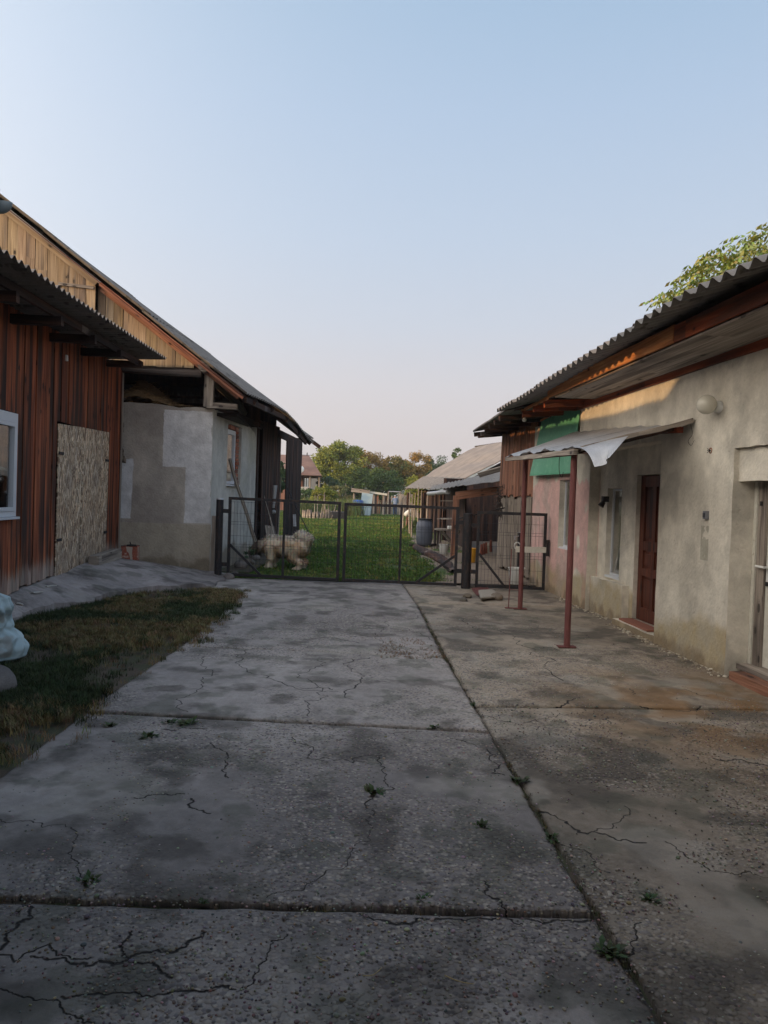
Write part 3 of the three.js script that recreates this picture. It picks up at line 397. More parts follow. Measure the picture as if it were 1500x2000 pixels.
{ // brown panelled door in the alcove
  const dm = std({ ...woodMaps(51, rgb(52, 24, 16), rgb(86, 42, 26), rgb(118, 62, 40), { stain: 0.3, stainCol: rgb(34, 18, 14), knots: 6 }), roughness: 0.6 });
  const d = obj('door', box(4.03, 4.07, 0.1, 1.92, -9.19, -8.37), dm, house); d.userData.label = 'dark brown panelled wooden door';
  const st = []; for (const [a, b] of [[8.375, 8.5], [8.74, 8.83], [9.06, 9.185]]) st.push(box(4.0, 4.03, 0.1, 1.92, -b, -a));
  for (const [a, b] of [[0.1, 0.26], [0.66, 0.76], [0.98, 1.1], [1.78, 1.92]]) { st.push(box(4.001, 4.029, a, b, -8.74, -8.5)); st.push(box(4.001, 4.029, a, b, -9.06, -8.83)); }
  obj('stile', st, dm, d);
  for (const [a, b] of [[0.3, 0.62], [0.8, 0.94], [1.14, 1.74]]) { obj('panel', box(4.012, 4.035, a, b, -8.71, -8.53), dm, d); obj('panel', box(4.012, 4.035, a, b, -9.03, -8.86), dm, d); }
  obj('handle', [tube(V(3.99, 1.02, -8.42), V(3.94, 1.02, -8.42), 0.011), tube(V(3.945, 1.02, -8.42), V(3.945, 1.02, -8.53), 0.01), box(3.992, 4.0, 0.9, 1.1, -8.44, -8.4)], M.blackIron, d);
  obj('doorstep', box(3.78, 4.0, 0.076, 0.1, -9.2, -8.36), std({ color: col(142, 92, 76) }), house);
}
{ // white part-glazed door in its recess
  const d = obj('door', box(3.93, 3.99, 0.12, 1.8, -6.55, -6.505), M.whitePaint, house); obj('door_post', box(3.945, 4.0, 0.12, 1.8, -6.504, -6.38), M.greyWood, d); d.userData.label = 'white painted door with glass panes';
  const x0 = 3.965, x1 = 4.005, S0 = 5.52, S1 = 6.375;
  const leaf = [box(x0, x1, 0.13, 1.78, -S1, -S1 + 0.115), box(x0, x1, 0.13, 1.78, -S0 - 0.115, -S0)];
  for (const [a, b] of [[0.13, 0.3], [0.66, 0.8], [1.09, 1.13], [1.42, 1.46], [1.7, 1.78]]) leaf.push(box(x0 + 0.002, x1 - 0.002, a, b, -S1 + 0.115, -S0 - 0.115));
  obj('stile', leaf, M.whitePaint, d);
  for (const [a, b] of [[0.8, 1.09], [1.13, 1.42], [1.46, 1.7]]) obj('pane', box(3.984, 3.988, a, b, -S1 + 0.115, -S0 - 0.115), M.glass, d);
  obj('panel', box(3.985, 3.995, 0.3, 0.66, -S1 + 0.145, -S0 - 0.115), M.whitePlastic, d);
  obj('bead', box(3.982, 3.996, 0.3, 0.66, -S1 + 0.115, -S1 + 0.145), M.fasciaWood, d);
  obj('handle', [tube(V(3.965, 1.03, -6.33), V(3.905, 1.03, -6.33), 0.01), tube(V(3.91, 1.03, -6.32), V(3.91, 1.03, -6.45), 0.012), box(3.955, 3.966, 0.9, 1.1, -6.35, -6.31)], M.whitePlastic, d);
  obj('lock', box(3.952, 3.966, 0.86, 0.9, -6.36, -6.33), M.blackIron, d); obj('keeper', box(3.936, 3.946, 1.58, 1.62, -6.47, -6.44), M.blackIron, d);
  obj('jamb', [box(3.93, 3.985, 0.12, 1.8, -5.46, -5.4)], M.whitePaint, house);
  obj('threshold', [plank(V(3.92, 0.1, -5.2), V(3.92, 0.1, -6.54), 0.2, 0.045, XA, { seg: 6, jit: 0.006 })], M.greyWood, house);
  obj('step', plank(V(3.74, 0.035, -5.55), V(3.76, 0.035, -6.42), 0.13, 0.085, XA, { seg: 8, jit: 0.01 }), M.brownWood, house);
  obj('step', plank(V(3.66, 0.03, -5.2), V(3.66, 0.03, -5.53), 0.2, 0.075, XA, { seg: 4, jit: 0.01 }), M.greyWood, house);
}
// roof: eave heights follow the photograph
const rEave = (s) => { const k = [[-6, 3.1], [4.4, 3.13], [5.5, 3.18], [6.9, 3.145], [8.6, 3.09], [10.8, 3.015], [12, 2.985]]; for (let i = 1; i < k.length; i++) if (s <= k[i][0]) return lerp(k[i - 1][1], k[i][1], (s - k[i - 1][0]) / (k[i][0] - k[i - 1][0])); return 2.985; };
{
  const roof = new THREE.Group(); roof.name = 'roof'; house.add(roof); roof.updateWorldMatrix(true, true);
  for (let s = -5.2; s < 11.6; s += 1.062) for (let k = 0; k < 2; k++) {
    const e = Math.min(s + 1.08, 11.75), P = (q, t) => V(2.7 + 5.0 * t, rEave(q) + 1.5 * t + (k ? 0.012 : 0), -q), j = rr(-0.03, 0.03) * (k ? 0 : 1);
    obj('roof_sheet', corrugated(P(s, k ? 0.48 : j / 5), P(e, k ? 0.48 : j / 5), P(s, k ? 1.02 : 0.52), P(e, k ? 1.02 : 0.52), { pitch: 0.177, amp: 0.027, rows: 4, phase: s / 0.177, lift: undefined }), M.cement, roof);
  }
  for (let s = 11.62; s < 16.7; s += 1.04) { const e = s + 1.06, ex = (q) => lerp(2.78, 3.3, (q - 11.6) / 5.2), P = (q, t) => V(lerp(ex(q), 7.7, t), lerp(2.99 + 0.12 * (q - 11.6) / 5.2, 4.1, t) + 0.02 * (vn(q * 2, 1) - 0.5), -q); for (const [a, b] of [[0, 0.5], [0.46, 1]]) obj('roof_sheet', corrugated(P(s, a), P(e, a), P(s, b), P(e, b), { pitch: 0.13, amp: 0.018, rows: 3, phase: s / 0.13 }), M.cement, roof); }
  obj('back_slope', surf(2, 2, (u, v) => V(lerp(7.7, 9.8, u), lerp(4.6, 3.8, u), lerp(5.4, -16.9, v)), (u, v, p) => [p.x, p.z], 0.03, UP), M.cement, roof);
  for (const [a, b, m] of [[-5, 6.52, M.fasciaWood], [6.53, 10.36, M.fasciaLight]]) obj('fascia', plank(V(3.1, 3.11, -a), V(3.1, 3.105, -b), 0.155, 0.028, UP, { seg: 14, jit: 0.004 }), m, roof);
  obj('fascia', plank(V(3.1, 3.03, -10.38), V(3.12, 3.015, -11.85), 0.04, 0.03, UP, { seg: 5, jit: 0.003 }), M.fasciaLight, roof);
  for (const x of [3.265, 3.56]) obj('soffit_board', plank(V(x, 3.022 + (x > 3.4 ? 0.006 : 0), 5), V(x, 3.01, -10.1), 0.285, 0.02, XA, { seg: 16, jit: 0.004, tone: x > 3.4 ? [1, 1, 1] : [0.86, 0.84, 0.84] }), M.greyWood, roof);
  obj('wall_plate', plank(V(3.74, 2.975, 5), V(3.74, 2.985, -10.85), 0.1, 0.12, UP, { seg: 20, jit: 0.006 }), M.fasciaWood, roof);
  for (const s of [10.55, 11.12, 11.75]) obj('rafter', plank(V(3.1, 2.965 - (s > 11.5 ? 0.02 : 0), -s), V(4.2, 3.05, -s - 0.03), 0.1, 0.06, UP, { seg: 3, jit: 0.004 }), M.fasciaWood, roof);
  for (const s of [12.5, 13.3, 14.2, 15.1, 16.0, 16.7]) obj('rafter', plank(V(lerp(2.9, 3.4, (s - 12.5) / 4.2), 2.94 + 0.012 * (s - 12), -s), V(4.5, 3.13, -s), 0.09, 0.07, UP, { seg: 3, jit: 0.004 }), M.darkWood, roof);
  obj('fascia', plank(V(3.34, 3.04, -16.86), V(4.6, 3.2, -16.86), 0.1, 0.03, UP), M.darkWood, roof);
}
{ const sh = new THREE.Shape([[2.95, 2.985], [7.7, 4.0], [7.7, 4.52], [2.95, 3.09]].map(([a, b]) => new THREE.Vector2(a, b))); obj('gable_infill', new THREE.ExtrudeGeometry(sh, { depth: 0.03, bevelEnabled: false }).translate(0, 0, -11.7), M.darkWood, house); }
// wooden end of the house: upright brown boards over bleached lower boards
{
  const w = thing('plank_shed', 'tall shed of upright brown boards at the end of the plastered house', 'shed', [4.1, 0, -15.1]);
  for (let s = 13.68; s < 16.55;) { const b = rr(0.1, 0.17), t = rr(0.72, 1.12); obj('board', plank(V(3.92 + rr(-0.012, 0.012), 1.66 + rr(-0.03, 0.03), -s - b / 2), V(3.93 + rr(-0.01, 0.01), 3.2, -s - b / 2), b - 0.006, 0.024, ZA, { seg: 4, jit: 0.003, tone: [t, t * rr(0.92, 1), t * rr(0.9, 1)] }), M.brownWood, w); s += b; }
  for (let s = 14.05; s < 16.55;) { const b = rr(0.11, 0.18), t = rr(0.75, 1.1); obj('board', plank(V(3.955, rr(0.03, 0.12), -s - b / 2), V(3.955, rr(1.58, 1.72), -s - b / 2), b - 0.004, 0.024, ZA, { seg: 4, jit: 0.002, tone: [t, t * 0.97, t * 0.93] }), M.greyWood, w); s += b; }
  for (const s of [13.68, 13.98, 16.5]) obj('post', box(3.96, 4.08, -0.02, 3.1, -s - 0.06, -s + 0.06), M.darkWood, w);
  obj('rail', [box(4.0, 4.06, 1.58, 1.68, -16.45, -14.05), box(4.0, 4.06, 0.3, 0.4, -16.45, -14.05)], M.darkWood, w);
  obj('end_wall', [box(4.1, 9.0, 0, 3.3, -16.6, -16.52), box(4.5, 4.55, 0, 3, -16.4, -13.8)], M.darkWood, w);
}
// green sheet nailed over the bay
{
  const m = std({ map: tex(512, 256, (u, v, i, j) => { const a = fbm(u * 12, v * 6, 4), b = fbm(u * 50, v * 30, 3), n = NT[(i * 37 + j * 211) & 65535] - 0.5; return mix3(mix3(rgb(84, 158, 128), rgb(112, 182, 150), a), rgb(146, 194, 168), sstep(0.62, 0.75, b) * 0.4).map((q) => q + n * 0.02); }, { size: [2.6, 1.2] }), roughness: 0.55 });
  const P = (u, v) => V(3.79 - 0.06 * (1 - v) + 0.012 * Math.sin(u * 7 + v * 2), lerp(lerp(2.0, 2.02, u), lerp(3.1, 3.03, u), v) - (v > 0.99 && u > 0.25 ? 0.03 : 0), -lerp(lerp(11.11, 13.5, u), lerp(11.02, 13.02, u), v));
  const t = thing('green_sheet', 'flat green sheet fixed above the bay window under the eaves', 'sheet', [3.8, 2.0, -12.2]);
  obj('sheet', surf(24, 14, P, (u, v) => [u * 2.4, v * 1.08], 0.012, V(-1, 0, 0)), m, t);
  obj('batten', plank(P(0.24, 1).add(V(-0.02, 0.0, 0)), P(1, 1).add(V(-0.02, -0.005, 0)), 0.03, 0.025, UP), M.fasciaLight, t);
  lone('hanging_cable', new THREE.TubeGeometry(new THREE.CatmullRomCurve3([onX(1094, 884, 3.68), onX(1092, 905, 3.68), onX(1093, 925, 3.69), onX(1098, 932, 3.7), onX(1100, 922, 3.72)]), 24, 0.005, 5), M.blackRubber, 'thin black cable hanging in front of the green sheet', 'cable');
}
// patched metal canopy on two posts
{
  const c = thing('metal_canopy', 'sagging sheet metal canopy over the alcove on two red posts', 'canopy', [3.1, 0, -9]);
  const A = V(2.52, 2.115, -7.42), B = V(2.5, 2.17, -10.35), Cc = V(3.71, 2.405, -7.36), D = V(3.71, 2.62, -10.95);
  const sheets = [[0, 0.36], [0.33, 0.7], [0.67, 1]];
  sheets.forEach(([a, b], i) => obj('roof_sheet', surf(26, 6, (u, v) => A.clone().lerp(B, lerp(a, b, u)).lerp(Cc.clone().lerp(D, lerp(a, b, u)), v).add(V(0, 0.012 * (i % 2) + 0.016 * Math.sin(u * 9 + i) * (1 - v) + 0.008 * Math.sin(u * 22), (rnd() - 0.5) * 0.01)), (u, v) => [u * 1.2 + i, v * 1.2], 0.003, UP), M.galv, c));
  obj('edge_board', plank(V(2.56, 2.105, -7.34), V(3.7, 2.425, -7.33), 0.045, 0.06, UP, { seg: 10, jit: 0.007 }), M.greyWood, c);
  obj('edge_board', plank(V(2.54, 2.075, -7.45), V(2.52, 2.13, -10.3), 0.05, 0.05, UP, { seg: 10, jit: 0.006 }), M.greyWood, c);
  obj('beam', plank(V(3.62, 2.34, -7.42), V(3.62, 2.53, -10.8), 0.06, 0.07, UP), M.fasciaWood, c);
  for (const t of [0.04, 0.35, 0.66, 0.97]) obj('rafter', plank(A.clone().lerp(B, t).add(V(0.08, -0.035, 0)), Cc.clone().lerp(D, t).add(V(-0.05, -0.035, 0)), 0.05, 0.04, UP), M.darkWood, c);
  // loose flap curling off the edge
  const e0 = onX(1108, 876, 2.52), e1 = onZ(1228, 851, -7.2), q0 = onZ(1158, 912, -6.95), q1 = onZ(1197, 884, -6.8);
  obj('loose_flap', surf(16, 14, (u, v) => { const t = e0.clone().lerp(e1, u), b = q0.clone().lerp(q1, u), p = t.lerp(b, v); p.y += 0.07 * Math.sin(v * Math.PI) * (1 - 0.5 * u) - 0.05 * v * v * u; p.z += 0.13 * Math.sin(v * Math.PI * 0.9); p.x += 0.05 * Math.sin(u * 5) * v; return p; }, (u, v) => [u * 0.7, v * 0.4], 0.003, V(0.3, 1, 0.3).normalize()), M.galv, c);
  for (const [x, z, y, r] of [[2.62, -7.74, 2.1, 0.034], [2.82, -10.42, 2.2, 0.034]]) { const p = obj('post', tube(V(x, 0, z), V(x, y, z), r, r, 14), M.rustRed, c); obj('foot', plank(V(x - 0.1, 0.012, z), V(x + 0.09, 0.012, z), 0.09, 0.012, ZA), M.rustRed, p); }
  obj('cross_bar', tube(V(2.62, 2.07, -7.74), V(2.84, 2.16, -10.42), 0.018), M.rustRed, c);
}
{ // globe lamp, boxes and bits on the wall
  const p = onX(1379, 790, 3.58), l = thing('globe_lamp', 'unlit white glass globe lamp on the cream wall', 'lamp', [3.72, p.y, p.z]);
  obj('globe', ball(V(3.585, p.y, p.z), 0.092, 4), std({ color: col(206, 202, 188), roughness: 0.25 }), l);
  obj('base', [tube(V(3.665, p.y - 0.012, p.z), V(3.722, p.y - 0.02, p.z), 0.055, 0.058, 20)], M.whitePlastic, l);
  const q = onX(1380, 1006, 3.71), s = thing('switch_box', 'small grey switch box on the cream wall', 'switch', [3.72, q.y, q.z]);
  obj('cover', box(3.685, 3.724, q.y - 0.04, q.y + 0.04, q.z - 0.028, q.z + 0.028), std({ color: col(112, 114, 120), roughness: 0.5 }), s);
  obj('rocker', box(3.676, 3.686, q.y - 0.022, q.y + 0.022, q.z - 0.014, q.z + 0.014), std({ color: col(70, 72, 80), roughness: 0.5 }), s);
  const h = onX(1388, 880, 3.719), k = thing('wire_stub', 'broken round wall hole with wire ends above switch box', 'wiring', [3.72, h.y, h.z]);
  obj('ring', new THREE.TorusGeometry(0.024, 0.006, 8, 18).rotateY(Math.PI / 2).translate(3.718, h.y, h.z), M.brownWood, k);
  obj('wire_end', [0, 1, 2].map((i) => tube(V(3.72, h.y, h.z), V(3.69 - 0.006 * i, h.y + 0.018 - 0.02 * i, h.z + 0.012 * (i - 1)), 0.003)), M.blackRubber, k);
  lone('loose_wire', new THREE.TubeGeometry(new THREE.CatmullRomCurve3([onX(1349, 828, 3.7), onX(1352, 848, 3.69), onX(1344, 862, 3.7), onX(1350, 870, 3.7), onX(1356, 860, 3.7)]), 30, 0.0025, 5), M.blackRubber, 'loose thin wire dangling beside the end of the canopy', 'wire');
  const b = onZ(1024, 820, -11.8), bl = thing('hanging_bulb', 'bare light bulb hanging from the eaves rafter', 'bulb', [b.x, b.y, b.z]);
  obj('bulb', ball(V(b.x, b.y, b.z), 0.035, 3), std({ color: col(200, 200, 196), roughness: 0.15 }), bl); obj('socket', tube(V(b.x, b.y + 0.03, b.z), V(b.x, b.y + 0.075, b.z), 0.016), M.whitePlastic, bl); obj('flex', tube(V(b.x, b.y + 0.07, b.z), V(b.x + 0.02, b.y + 0.2, b.z), 0.004), M.blackRubber, bl);
  const bracket = onX(1186, 975, 3.94); lone('wall_spotlight', [box(bracket.x - 0.07, bracket.x + 0.012, bracket.y - 0.04, bracket.y + 0.04, bracket.z - 0.04, bracket.z + 0.04), tube(bracket.clone().add(V(-0.05, -0.04, 0)), bracket.clone().add(V(-0.09, -0.1, 0)), 0.03, 0.045, 12)], M.blackIron, 'small black wall lamp beside the alcove window', 'lamp');
}
// ---------------------------------------------------------------- wooden shed (wall faces +x)
const shed = thing('wooden_shed', 'reddish board shed with chipboard double door and corrugated eaves', 'shed', [-3.9, 0.2, -9]);
const shTop = (s) => lerp(3.5, 3.72, (s - 4.4) / 9.3);
{
  const SX = -3.72;
  for (let s = 4.45, i = 0; s < 13.66; i++) {
    const b = Math.min(rr(0.105, 0.165), 13.68 - s), m = s + b / 2, base = apY(-3.8, m) + rr(-0.02, 0.015), proud = rnd() < 0.3 ? 0.014 : rr(0, 0.004), t = rr(0.72, 1.2), red = rr(0.92, 1.06), tone = [t, t * 0.97 / red, t * 0.95 / red];
    const put = (y0, y1) => obj('board', plank(V(SX + proud, y0, -m), V(SX + proud, y1, -m), b - 0.004, 0.024, ZA, { seg: 4, jit: 0.0025, tone, voff: y0 - base, uoff: rnd() * 9 }), M.shedWood, shed);
    if (m > 7.78 && m < 9.17) { put(base, 1.15); put(2.4, shTop(m)); } else if (m > 10.5 && m < 12.86) put(2.44, shTop(m)); else put(base, shTop(m));
    s += b;
  }
  obj('corner_post', plank(V(-3.73, 0.3, -13.7), V(-3.73, 3.72, -13.7), 0.1, 0.08, ZA, { seg: 6, jit: 0.006 }), M.greyWood, shed);
  // plastic window
  const f = 0.06, y0 = 1.17, y1 = 2.385, a = 7.79, b = 9.155, x = -3.735;
  const w = obj('window', [box(x, x + 0.06, y0, y1, -a - f, -a), box(x, x + 0.06, y0, y1, -b, -b + f), box(x, x + 0.06, y0, y0 + f, -b + f, -a - f), box(x, x + 0.06, y1 - 0.11, y1, -b + f, -a - f), box(x + 0.004, x + 0.056, y0 + f, y1 - 0.11, -8.5, -8.44)], M.pvc, shed);
  obj('sash', [[a + f + 0.004, 8.436], [8.504, b - f - 0.004]].flatMap(([p, q]) => [box(x + 0.012, x + 0.07, y0 + f + 0.004, y1 - 0.114, -p - 0.045, -p), box(x + 0.012, x + 0.07, y0 + f + 0.004, y1 - 0.114, -q, -q + 0.045), box(x + 0.013, x + 0.069, y0 + f + 0.004, y0 + f + 0.05, -q + 0.045, -p - 0.045), box(x + 0.013, x + 0.069, y1 - 0.16, y1 - 0.114, -q + 0.045, -p - 0.045)]), M.pvc, w);
  obj('pane', [box(x + 0.03, x + 0.036, y0 + f + 0.05, y1 - 0.16, -8.39, -a - f - 0.05), box(x + 0.03, x + 0.036, y0 + f + 0.05, y1 - 0.16, -b + f + 0.05, -8.55)], M.glass, w);
  obj('sill', box(x - 0.02, x + 0.1, y0 - 0.03, y0 - 0.003, -b - 0.02, -a + 0.02), M.pvc, w);
  // oriented strand board door leaves
  const W = 512, H = 1024, d = new Float32Array(W * H * 3), q = rngOf(77), pal = [rgb(204, 178, 148), rgb(216, 194, 166), rgb(186, 158, 130), rgb(128, 102, 82), rgb(226, 208, 184), rgb(166, 142, 120)];
  for (let k = 0; k < W * H; k++) d.set([0.6, 0.52, 0.42], k * 3);
  for (let k = 0; k < 3600; k++) { const cx = q() * W, cy = q() * H, L = 26 + q() * 60, wd = 4 + q() * 9, an = Math.PI / 2 + (q() - 0.5) * 1.1, ca = Math.cos(an), sa = Math.sin(an), c = pal[Math.floor(q() * 6)], t = 0.85 + q() * 0.3; for (let e = -L / 2; e < L / 2; e += 0.7) for (let g = -wd / 2; g < wd / 2; g += 0.7) { const X = ((Math.round(cx + ca * e - sa * g) % W) + W) % W, Y = ((Math.round(cy + sa * e + ca * g) % H) + H) % H, o = (Y * W + X) * 3, sh = t * (g < -wd / 2 + 1 ? 0.72 : 1) * (0.94 + 0.12 * NT[(X * 31 + Y * 17) & 65535]); d[o] = c[0] * sh; d[o + 1] = c[1] * sh; d[o + 2] = c[2] * sh; } }
  const om = tex(W, H, (u, v, i, j) => { const o = (j * W + i) * 3, grime = sstep(0.5, 0.72, fbm(u * 7, v * 9, 4) + 0.28 * sstep(0.26, 0.0, v)); return mix3([d[o], d[o + 1], d[o + 2]], rgb(138, 126, 118), grime * 0.3); }, { size: [1.25, 2.3] });
  const osb = std({ map: om, bumpMap: tex(W, H, (u, v, i, j) => d[(j * W + i) * 3], { size: [1.25, 2.3], color: false }), bumpScale: 0.006 });
  for (const [p, r, yb0, yb1, yt0, yt1] of [[10.5, 11.5, 0.3, 0.335, 2.4, 2.44], [11.525, 12.85, 0.345, 0.42, 2.44, 2.475]]) {
    const g = surf(6, 10, (u, v) => V(SX + 0.045 + 0.006 * Math.sin(u * 5 + v * 3), lerp(lerp(yb0, yb1, u), lerp(yt0, yt1, u), v), -lerp(p, r, u)), (u, v) => [p + u * (r - p), v * 2.13], 0.02, V(1, 0, 0));
    const dr = obj('door', g, osb, shed); dr.userData.label = 'chipboard door leaf';
    const hs = p < 11 ? p + 0.09 : r - 0.09; for (const y of [2.0, 0.8]) obj('hinge', box(SX + 0.05, SX + 0.062, y - 0.02, y + 0.02, -hs - 0.09, -hs + 0.09), M.blackIron, dr);
  }
  obj('back_wall', [box(-8.2, -8.1, 0, 3.6, -13.6, -4.4), box(-8.1, -3.75, 0, 3.55, -4.5, -4.4), box(-8.1, -3.76, 0, 3.5, -13.72, -13.66), box(-8.1, -3.78, 0.02, 0.1, -13.6, -4.5)], M.darkWood, shed);
  const roof = new THREE.Group(); roof.name = 'roof'; shed.add(roof);
  const ev = (s) => lerp(3.5, 3.83, (s - 5) / 8.2) + 0.07 * sstep(6.6, 5.4, s);
  for (let s = 4.42; s < 13.0; s += 1.0) for (const [a0, a1, k] of [[0, 0.36, 0], [0.33, 0.7, 1], [0.67, 1, 2]]) { const e = Math.min(s + 1.02, 13.3), P = (q2, t) => V(-2.85 - 5.6 * t, ev(q2) - 0.22 * t + 0.012 * k, -q2); obj('roof_sheet', corrugated(P(s, a0), P(e, a0), P(s, a1), P(e, a1), { pitch: 0.158, amp: 0.024, rows: 3, phase: s / 0.158 }), M.cement, roof); }
  obj('purlin', plank(V(-3.2, 3.44, -4.5), V(-3.2, 3.66, -13.0), 0.09, 0.045, UP, { seg: 8, jit: 0.004 }), M.darkWood, roof);
  for (let s = 5.2; s < 13.4; s += 1.25) obj('rafter', plank(V(-3.12, ev(s) - 0.2, -s), V(-4.6, ev(s) - 0.2, -s), 0.11, 0.08, UP, { seg: 2, jit: 0.004 }), M.darkWood, roof);
  obj('insulator', [tube(V(-3.68, 3.3, -10.75), V(-3.68, 3.38, -10.75), 0.025, 0.02)], M.whitePlastic, shed);
}
// ---------------------------------------------------------------- barn with plastered corner room
const barn = thing('barn', 'old barn with patched plaster corner, gable boards and sagging corrugated roof', 'barn', [-4, 0.1, -17]);
{
  M.barnWall = std(plasterMaps(1024, 1024, 4, 3.4, (s, y, a, b, f, tr) => {
    const x = s - 4, n = 0.03 * (fbm(s * 9, y * 9, 3) - 0.5), N = 0.09 * (fbm(s * 3, y * 3, 3) - 0.5);
    let c = mix3(rgb(156, 148, 140), rgb(186, 178, 168), sstep(0.3, 0.7, a));
    const new1 = x > -2.98 + n && x < -2.1 && y > 1.965 + n && y < 2.99 + n, new2 = x > -2.57 + n && y > 0.95 && y < 1.97 + n, new3 = x < -3.5 + N && x > -3.75 && y > 1.0 && y < 2.1 + 3 * N;
    if (new1 || new2) c = mix3(rgb(198, 196, 196), rgb(214, 212, 212), b); else if (new3) c = mix3(rgb(200, 200, 202), rgb(214, 214, 216), b);
    if (y < 0.93) { c = mix3(rgb(160, 151, 136), rgb(182, 173, 158), a); c = mix3(c, rgb(110, 100, 84), sstep(0.08, -0.06, y - 0.26 - 0.4 * (fbm(s * 5, y * 4, 4) - 0.5)) * 0.6); }
    if (x + 3.74 < 0.13 + 4 * N * sstep(1.9, 2.2, y) && y > 2.02 + N && y < 2.92 + N) c = mix3(rgb(84, 74, 66), rgb(150, 136, 122), sstep(0.35, 0.65, fbm(s * 16, y * 14, 3)));
    return c;
  }, 13));
  const mf = new THREE.Matrix4().makeTranslation(0, 0, -14.05);
  obj('wall', wallGeo([[-3.85, 0.0], [-2.1, 0.0], [-2.1, 3.05], [-2.4, 3.07], [-2.7, 3.04], [-3.2, 3.1], [-3.85, 3.1]], [], 0.25, mf, 0.008), M.barnWall, barn).userData.label = 'front plaster wall with paler patches';
  obj('plinth', wallGeo(rect(-3.8, -2.085, 0.0, 0.93), [], 0.022, new THREE.Matrix4().makeTranslation(0, 0, -13.801), 0.004), M.barnWall, barn);
  const ex = V(0.1724, 0, -0.985), ez = V(0.985, 0, 0.1724), org = V(-2.1, 0, -13.8), at = (t, y, d = 0) => org.clone().addScaledVector(ex, t).addScaledVector(ez, d).setY(y);
  const ms = new THREE.Matrix4().makeBasis(ex, V(0, 1, 0), ez).setPosition(org.clone().addScaledVector(ez, -0.25));
  const sideTex = M.barnWall.clone(); for (const k of ['map', 'bumpMap']) { sideTex[k] = M.barnWall[k].clone(); sideTex[k].offset.set(0.26, 0.0); sideTex[k].repeat.set(1 / 8, 1 / 3.4); }
  const sideMaps = plasterMaps(512, 512, 3.2, 3.4, (s, y, a, b, f, tr) => { let c = mix3(rgb(172, 171, 166), rgb(200, 198, 192), sstep(0.3, 0.7, a * 0.5 + tr * 0.5)); c = mix3(c, rgb(170, 168, 146), sstep(0.55, 0.7, fbm(s * 2, y * 0.8 + 7, 4)) * 0.4); c = mix3(c, rgb(116, 104, 86), sstep(0.1, -0.1, y - 0.45 - 0.5 * (fbm(s * 4, y * 3, 4) - 0.5)) * 0.6); return c; }, 21);
  const sm = std(sideMaps);
  obj('wall', wallGeo([[0.001, 0.0], [3.02, 0.0], [3.0, 2.72], [2.85, 2.86], [2.4, 2.95], [1.9, 3.0], [1.1, 3.03], [0.001, 3.05]], [rect(0.9, 1.84, 1.68, 2.88)], 0.25, ms, 0.008), sm, barn).userData.label = 'grey side wall with one window';
  obj('wall', box(-3.9, -1.6, 0, 3.0, -16.95, -16.8), sm, barn);
  // window in the side wall, bricks showing round it
  const fw = 0.055, F = (t0, t1, y0, y1, d0 = -0.12, d1 = -0.06) => plank(at((t0 + t1) / 2, y0, (d0 + d1) / 2), at((t0 + t1) / 2, y1, (d0 + d1) / 2), t1 - t0, d1 - d0, ex);
  const w = obj('window', [F(0.91, 0.965, 1.7, 2.78), F(1.565, 1.62, 1.7, 2.78), F(0.965, 1.565, 1.7, 1.755), F(0.965, 1.565, 2.69, 2.78)], M.pvc, barn);
  obj('pane', F(0.965, 1.565, 1.755, 2.69, -0.095, -0.089), M.glass, w); obj('sill', F(0.88, 1.64, 1.655, 1.685, -0.12, 0.05), M.pvc, w);
  const brick = ['9c5f49', 'a8705a', '7d5142', 'b58a74'].map((h) => std({ color: new THREE.Color('#' + h) }));
  for (let k = 0; k < 15; k++) obj('brick', F(1.635 + rr(0, 0.02), 1.835 - rr(0, 0.03), 1.7 + k * 0.079, 1.7 + k * 0.079 + 0.066, -0.13, -0.035 + rr(-0.025, 0.01)), pick(brick), barn);
  for (let k = 0; k < 6; k++) obj('brick', F(0.92 + k * 0.12, 0.92 + k * 0.12 + 0.105, 2.795, 2.868, -0.13, -0.035 + rr(-0.03, 0.01)), pick(brick), barn);
  // wall top, post and log ends
  obj('post', plank(V(-2.175, 3.07, -13.72), V(-2.165, 3.66, -13.72), 0.17, 0.15, XA, { seg: 4, jit: 0.005 }), M.greyWood, barn);
  obj('log', tube(V(-2.22, 3.74, -13.32), V(-2.3, 3.74, -20.5), 0.11, 0.1, 14, { rings: 6, wob: 0.05 }), M.greyWood, barn);
  obj('log', tube(V(-2.3, 3.68, -13.68), V(-7.8, 3.75, -13.7), 0.085, 0.09, 12, { rings: 6, wob: 0.04 }), M.darkWood, barn);
  obj('wall_plate', plank(V(-2.2, 3.1, -13.74), V(-1.66, 3.085, -13.72), 0.1, 0.16, UP, { seg: 3, jit: 0.006 }), M.greyWood, barn);
  // gable boards
  const rake = (x) => 3.26 + 0.744 * (-1.47 - x);
  for (let x = -2.42; x > -7.3;) { const b = rr(0.13, 0.21), m = x - b / 2, L = x < -4.08, z = L ? -13.42 : -13.55, y0 = x > -3.8 ? 3.73 + rr(-0.01, 0.01) : 3.6, y1 = rake(m) - (L ? 0.1 : 0.085), t = rr(0.8, 1.12); if (y1 - y0 > 0.05) obj('gable_board', plank(V(m, y0, z), V(m + rr(-0.008, 0.008), y1, z), b - 0.008, 0.022, XA, { seg: 3, jit: 0.003, slant: -0.744, tone: [t, t * rr(0.94, 1), t * rr(0.88, 1)] }), M.gableWood, barn); x -= b; if (x < -4.02 && x + b > -4.02) x = -4.12; }
  const rk = (x, dy, z) => V(x, rake(x) + dy, z);
  obj('rake_board', plank(rk(-4.1, -0.13, -13.37), rk(-7.3, -0.13, -13.37), 0.1, 0.03, UP, { seg: 8, jit: 0.004 }), M.gableWood, barn);
